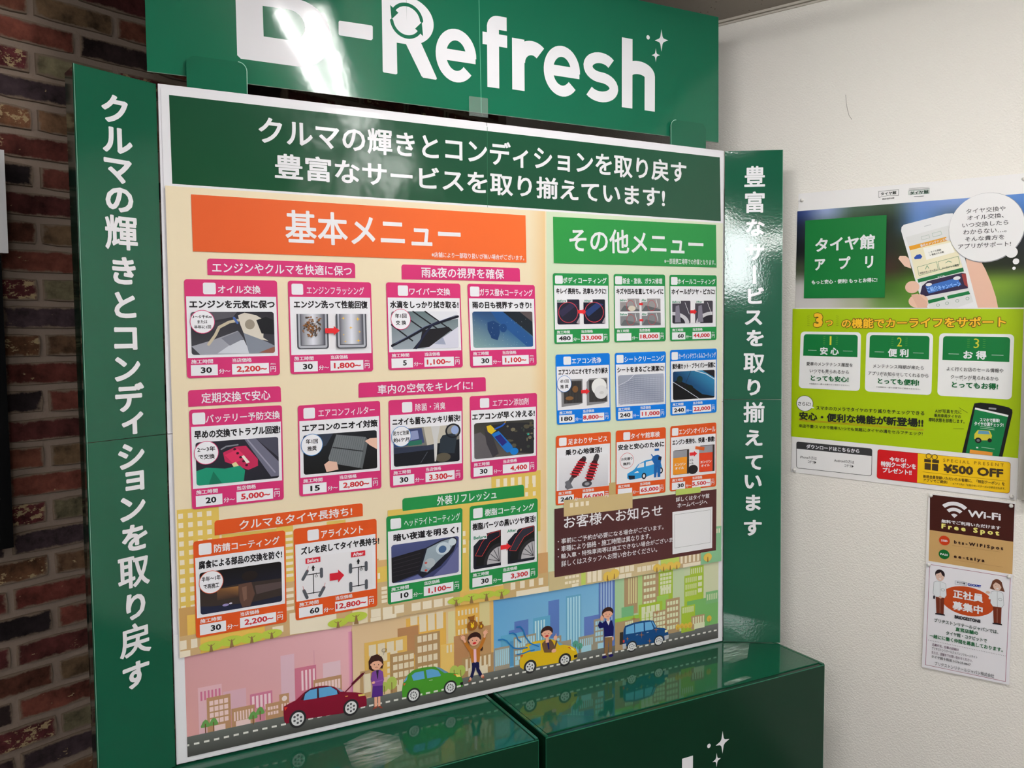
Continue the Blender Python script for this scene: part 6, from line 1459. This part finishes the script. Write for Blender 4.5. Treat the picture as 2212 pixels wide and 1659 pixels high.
s_ = Sheet(PO, .0008); P = pxpen(s_, 1690, 660, 3.95)
P.poly((24, 24, 26), [(1630, 862), (1640, 834), (1690, 828), (1800, 838), (1930, 868), (1962, 888), (1964, 915), (1878, 1290), (1534, 1256)]); P.poly((150, 152, 156), [(1762, 868), (1826, 876), (1824, 890), (1760, 882)])
P.poly((20, 120, 66), [(1645, 872), (1928, 936), (1848, 1287), (1566, 1258)]); P.poly((238, 238, 238), [(1646, 870), (1930, 934), (1926, 950), (1642, 886)])
otxt(P, fP2, PO, WHT, 'スマホで簡単!', 1687, 950, 984, 1855, 972, 1006, .03); otxt(P, fP2, PO, WHT, 'タイヤの溝チェック!', 1640, 978, 1012, 1888, 1012, 1050, .03)
P.poly((206, 196, 60), [(1640, 1095), (1668, 1062), (1770, 1068), (1790, 1110), (1780, 1150), (1660, 1150), (1638, 1135)]); P.poly((96, 150, 180), [(1676, 1066), (1760, 1072), (1772, 1100), (1668, 1095)]); P.ell((30, 30, 32), 1672, 1150, 28, 24); P.ell((110, 110, 114), 1672, 1150, 14, 12); P.ell((30, 30, 32), 1770, 1150, 18, 18)
P.poly((226, 150, 60), [(1602, 1228), (1795, 1252), (1792, 1281), (1598, 1261)]); P.rect((230, 230, 230), 1655, 1205, 1672, 1218)
for i in range(3): P.line((180, 214, 190), .0012, [(1690 + (i == 2) * 10, 1030 + i * 14 + (i == 2) * 150), (1810, 1046 + i * 14 + (i == 2) * 150)])
s_.build('phone_picture', M_POSTER, poster)
# bottom strip boxes
s_ = Sheet(PO, .0008); q = quadpen(s_, fP2(120, 1160), fP2(768, 1220), fP2(120, 1386), fP2(763, 1456)); q.rect((70, 70, 72), 0, 0, 1, 1, r=.006); q.rect((238, 237, 238), .006, .02, .994, .985, r=.0055); q.rect((58, 58, 60), 0, 0, 1, .27, r=.006, corners=(1, 1, 0, 0))
q.text(WHT, 'ダウンロードはこちらから', .14, .06, .84, .22, bold=.03); q.text(G_, 'iPhoneの方は', .055, .5, .28, .62, bold=.006); q.text(G_, 'コチラ▶', .16, .66, .275, .77, bold=.012); q.text(G_, 'Androidの方は', .515, .5, .775, .62, bold=.006); q.text(G_, 'コチラ▶', .65, .66, .77, .77, bold=.012)
s_.build('download_box', M_POSTER, poster)
s_ = Sheet(PO, .0010); q = quadpen(s_, fP2(815, 1228), fP2(1946, 1338), fP2(808, 1472), fP2(1938, 1602))
q.rect((150, 60, 30), -.002, -.01, 1.002, 1.01, r=.0065); q.rect((246, 200, 28), 0, 0, 1, 1, r=.006); q.rect((206, 26, 32), 0, 0, .322, 1, r=.006, corners=(1, 0, 0, 1)); o = s_.build('coupon_box', M_POSTER, poster)
s_ = Sheet(PO, .0012); P = pxpen(s_, 1690, 660, 3.95); D2 = (70, 54, 34)
otxt(P, fP2, PO, WHT, '今なら!', 915, 1292, 1328, 1058, 1300, 1340, .04); otxt(P, fP2, PO, WHT, '特別クーポンを', 842, 1326, 1372, 1142, 1350, 1398, .04); otxt(P, fP2, PO, WHT, 'プレゼント!!', 858, 1380, 1424, 1105, 1400, 1446, .04)
q = quadpen(s_, fP2(1212, 1308), fP2(1338, 1318), fP2(1210, 1396), fP2(1334, 1412))
q.rect(D2, 0, 0, .46, .3); q.rect(D2, .54, 0, 1, .3); q.rect(D2, .04, .38, .46, 1); q.rect(D2, .54, .38, .96, 1); q.ring(D2, .3, -.3, .2, .26, .22); q.ring(D2, .7, -.25, .2, .26, .22)
otxt(P, fP2, PO, (150, 110, 20), 'S P E C I A L   P R E S E N T', 1374, 1302, 1328, 1890, 1352, 1380, .01); otxt(P, fP2, PO, D2, '¥500 OFF', 1376, 1345, 1424, 1887, 1398, 1472, .045)
P.line((150, 110, 20), .0006, [(1200, 1418), (1908, 1496)]); otxt(P, fP2, PO, D2, '新規会員登録いただいたお客様に、「特別クーポン」を', 1204, 1438, 1466, 1898, 1510, 1542, .014, 1); otxt(P, fP2, PO, D2, 'アプリでご提供!', 1204, 1474, 1500, 1410, 1494, 1522, .014, 1); otxt(P, fP2, PO, D2, '※アプリ内の「お知らせ」にクーポンが表示されます。', 1456, 1508, 1528, 1904, 1552, 1574, .004, 1)
s_.build('lettering', M_POSTER, o)

# ---- wireless network notice
PWI = Plane((1, 0, 0), X0 - 0.0045, (0, -1, 0)); fW = Z(1980, 1050, 8.293)
s_ = paper(PWI, [fW(*q) for q in ((212, 128), (1772, 290), (165, 1345), (1722, 1600))], '', (236, 234, 232), '', '')
s_.layer(); s_.tris([PWI.at(*fW(*q)) for q in ((240, 150), (1757, 322), (1733, 998), (232, 785))], [(0, 1, 2), (0, 2, 3)], (66, 26, 20)); s_.layer(); s_.tris([PWI.at(*fW(*q)) for q in ((232, 785), (1733, 998), (1715, 1582), (215, 1338))], [(0, 1, 2), (0, 2, 3)], (198, 160, 104))
wifi = s_.build('wireless_notice', M_POSTER, None, 'brown and tan wireless network notice pinned below the large poster', 'notice')
s_ = Sheet(PWI, .0003); P = pxpen(s_, 1980, 1050, 8.293)
c = PWI.at(*fW(675, 570)); r0 = PWI.at(*fW(925, 385)) - c; R0 = float(np.hypot(*r0)) * .95
for (r1, r2) in ((.0, .26), (.42, .63), (.77, 1.0)):
    U = [(c[0] + R0 * r2 * math.cos(math.radians(q)), c[1] + R0 * r2 * math.sin(math.radians(q))) for q in range(46, 135, 8)]; I = [(c[0] + R0 * r1 * math.cos(math.radians(q)), c[1] + R0 * r1 * math.sin(math.radians(q))) for q in range(134, 45, -8)]
    UVP(s_).poly(WHT, U + (I if r1 else [tuple(c)]))
otxt(P, fW, PWI, WHT, 'Wi-Fi', 920, 425, 552, 1512, 492, 617, .03, 2); otxt(P, fW, PWI, WHT, '無料でご利用いただけます', 447, 588, 655, 1505, 722, 788, .03); otxt(P, fW, PWI, (240, 232, 130), 'F r e e   S p o t', 447, 672, 792, 1485, 790, 908, .05)
P.ell((200, 62, 24), 498, 975, 97, 86); P.ell((16, 104, 44), 493, 1222, 97, 86); otxt(P, fW, PWI, WHT, 'SSID', 440, 952, 988, 562, 968, 1006, .03, 1); otxt(P, fW, PWI, WHT, 'PASS', 427, 1198, 1234, 562, 1214, 1252, .03, 1)
otxt(P, fW, PWI, (50, 26, 20), 'b t s - W i F i S p o t', 672, 972, 1052, 1555, 1080, 1160, .05); otxt(P, fW, PWI, (50, 26, 20), 'e e - t a i y a', 668, 1228, 1304, 1222, 1300, 1378, .05)
P.line((150, 116, 74), .0004, [(640, 1062), (1500, 1180)]); P.line((150, 116, 74), .0004, [(660, 1320), (1550, 1450)])
s_.build('lettering', M_POSTER, wifi)

# ---- staff flyer
PFl = Plane((1, 0, 0), X0 - 0.0060, (0, -1, 0)); fF = Z(1970, 1210, 6.145)
s_ = paper(PFl, [fF(*q) for q in ((190, 20), (1336, 190), (130, 1420), (1290, 1656))], '', (236, 234, 240), '', '')
P = Pen(s_, lambda x, y: PFl.at(*fF(x, y)), True); P.line((150, 60, 96), .0011, [(235, 56), (1306, 226), (1240, 1612), (180, 1388)], close=True)
flyer = s_.build('staff_flyer', M_POSTER, None, 'white recruitment flyer with an orange oval and two uniformed figures', 'flyer')
s_ = Sheet(PFl, .0003); P = pxpen(s_, 1970, 1210, 6.145)
P.ell((190, 74, 30), 733, 545, 356, 192, n=40); s_.build('orange_oval', M_POSTER, flyer)
def uniform(cx, top, w_, sx, hair):
    s_ = Sheet(PFl, .0006); P = pxpen(s_, 1970, 1210, 6.145); g_ = lambda x, y: (cx + x, top + y + .16 * x)
    SKn = (222, 190, 174); TR = (112, 48, 30)
    if hair: P.poly((106, 62, 44), [g_(*q) for q in ((-60, 0), (0, -24), (60, 0), (76, 60), (100, 125), (50, 120), (-60, 118), (-98, 112), (-80, 60))])
    P.ell((38, 26, 30) if not hair else (106, 62, 44), *g_(0, 34), 64, 62); P.ell(SKn, *g_(0, 62), 55, 62)
    if not hair: P.poly((38, 26, 30), [g_(*q) for q in ((-56, 40), (-40, -14), (20, -22), (60, 20), (62, 60), (30, 44), (12, 6), (-30, 30))])
    else: P.poly((106, 62, 44), [g_(*q) for q in ((-60, 60), (-56, 0), (10, -18), (60, 20), (62, 80), (30, 34), (-20, 16))])
    for q in (-20, 20): P.line((90, 60, 60), .0005, [g_(q - 6, 58), g_(q + 6, 56)])
    P.ell(WHT, *g_(2, 96), 16, 7); P.poly((228, 232, 236), [g_(*q) for q in ((-36, 132), (36, 132), (78, 150), (88, 300), (60, 345), (-52, 345), (-88, 300), (-80, 150))]); P.line((110, 120, 126), .0006, [g_(*q) for q in ((-36, 132), (-80, 150), (-90, 300), (-56, 345), (60, 345), (88, 300), (78, 150), (36, 132))], close=True)
    P.line((110, 110, 116), .0006, [g_(0, 140), g_(2, 340)]); P.ring((110, 120, 126), *g_(40, 235), 26, 18, .15)
    P.poly(TR, [g_(*q) for q in ((-56, 340), (58, 338), (50, 560), (-46, 565))]); P.line((214, 190, 170), .0004, [g_(0, 360), g_(0, 556)]); P.poly((30, 26, 34), [g_(*q) for q in ((-62, 560), (0, 552), (64, 558), (66, 574), (-62, 574))])
    if hair: P.ell(SKn, *g_(-122, 165), 28, 18); P.line((228, 232, 236), .006, [g_(-78, 190), g_(-98, 240)])
    else: P.ell(SKn, *g_(5, 338), 20, 16); P.rect((30, 30, 40), *g_(-88, 330), *g_(-66, 372))
    return s_.build('uniformed_figure', M_POSTER, flyer)
uniform(372, 152, 1, 1, False); uniform(1132, 280, 1, 1, True)
s_ = Sheet(PFl, .0009); P = pxpen(s_, 1970, 1210, 6.145); GRt = (30, 104, 60); GK = (60, 64, 66)
P.line((110, 130, 150), .0006, [(576, 272), (728, 292), (726, 338), (574, 318)], close=True); otxt(P, fF, PFl, (50, 60, 70), 'タイヤ館', 596, 280, 304, 710, 298, 326, .03, 1); otxt(P, fF, PFl, (30, 60, 160), 'COCKPIT', 740, 306, 338, 920, 330, 364, .06)
otxt(P, fF, PFl, WHT, '正社員', 548, 388, 500, 950, 448, 566, .035, 2, True); otxt(P, fF, PFl, WHT, '募集中', 540, 545, 660, 942, 600, 716, .035, 2, True); otxt(P, fF, PFl, (24, 22, 28), 'BRIDGESTONE', 568, 730, 774, 912, 786, 832, .05)
otxt(P, fF, PFl, (46, 70, 60), 'ブリヂストンリテールジャパンでは、', 300, 768, 816, 1150, 925, 984, .02); otxt(P, fF, PFl, GRt, '直営店舗の', 580, 890, 944, 882, 936, 990, .03); otxt(P, fF, PFl, (46, 84, 66), 'タイヤ館・コクピットで', 456, 944, 992, 998, 1034, 1092, .025); otxt(P, fF, PFl, GRt, '一緒にに働く仲間を募集しております。', 235, 982, 1034, 1210, 1150, 1212, .025)
for i in range(46): P.ell((90, 80, 90), 222 + i * 22.6, 1058 + i * 4.62, 4.5, 4.5, n=6)
PU = (96, 60, 86)
otxt(P, fF, PFl, PU, '応募方法、仕事の詳細は', 272, 1102, 1138, 625, 1162, 1200, .014, 1); otxt(P, fF, PFl, GK, 'ブリヂストンリテールジャパンリクルートサイト', 268, 1152, 1190, 872, 1258, 1300, .006, 1); otxt(P, fF, PFl, PU, 'または、店舗までお問い合わせください。', 265, 1206, 1242, 808, 1302, 1346, .008, 1); otxt(P, fF, PFl, GK, 'タイヤ館十和田 0176-25-8867', 262, 1262, 1300, 782, 1352, 1392, .014, 1)
otxt(P, fF, PFl, GK, 'ブリヂストンリテールジャパン株式会社', 308, 1350, 1396, 1096, 1496, 1556, .004, 2)
s_.build('lettering', M_POSTER, flyer)

# ---- push pins
def pin(x, y, label, pl):
    uv = pl.at(x, y); P = pl.p3(uv[0], uv[1], .001); n = 14; r = .0052
    V = []; Fc = []
    prof = [(r * .96, 0), (r, .0022), (r * .92, .0045), (r * .62, .0062), (r * .25, .0069)]
    for (rr, h) in prof:
        for i in range(n): a = 2 * math.pi * i / n; V.append((rr * math.cos(a), rr * math.sin(a), h))
    for k in range(len(prof) - 1):
        for i in range(n): j = (i + 1) % n; Fc.append((k * n + i, k * n + j, (k + 1) * n + j, (k + 1) * n + i))
    Fc.append(tuple((len(prof) - 1) * n + i for i in range(n)))
    me = bpy.data.meshes.new('push_pin'); me.from_pydata(V, [], Fc); me.materials.append(M_PIN)
    for f in me.polygons: f.use_smooth = True
    o = bpy.data.objects.new('push_pin', me); COL.objects.link(o); place(o, pl.mw(uv[0], uv[1], .0005)); tag(o, label, 'push pin', 'white push pins')
pin(1733, 432.5, 'white push pin at the upper left corner of the large poster', PO)
pin(2212.5, 386.5, 'white push pin at the upper right corner of the large poster', PO)
pin(1716.5, 1014.5, 'white push pin at the lower left corner of the large poster', PO)
pin(2185.5, 1072.5, 'white push pin at the lower right corner of the large poster', PO)
pin(2011, 1070, 'white push pin at the upper left corner of the brown notice', PWI)
pin(2184.5, 1092.5, 'white push pin at the upper right corner of the brown notice', PWI)
pin(2007, 1219.5, 'white push pin at the upper left corner of the staff flyer', PFl)
pin(2180, 1245, 'white push pin at the upper right corner of the staff flyer', PFl)
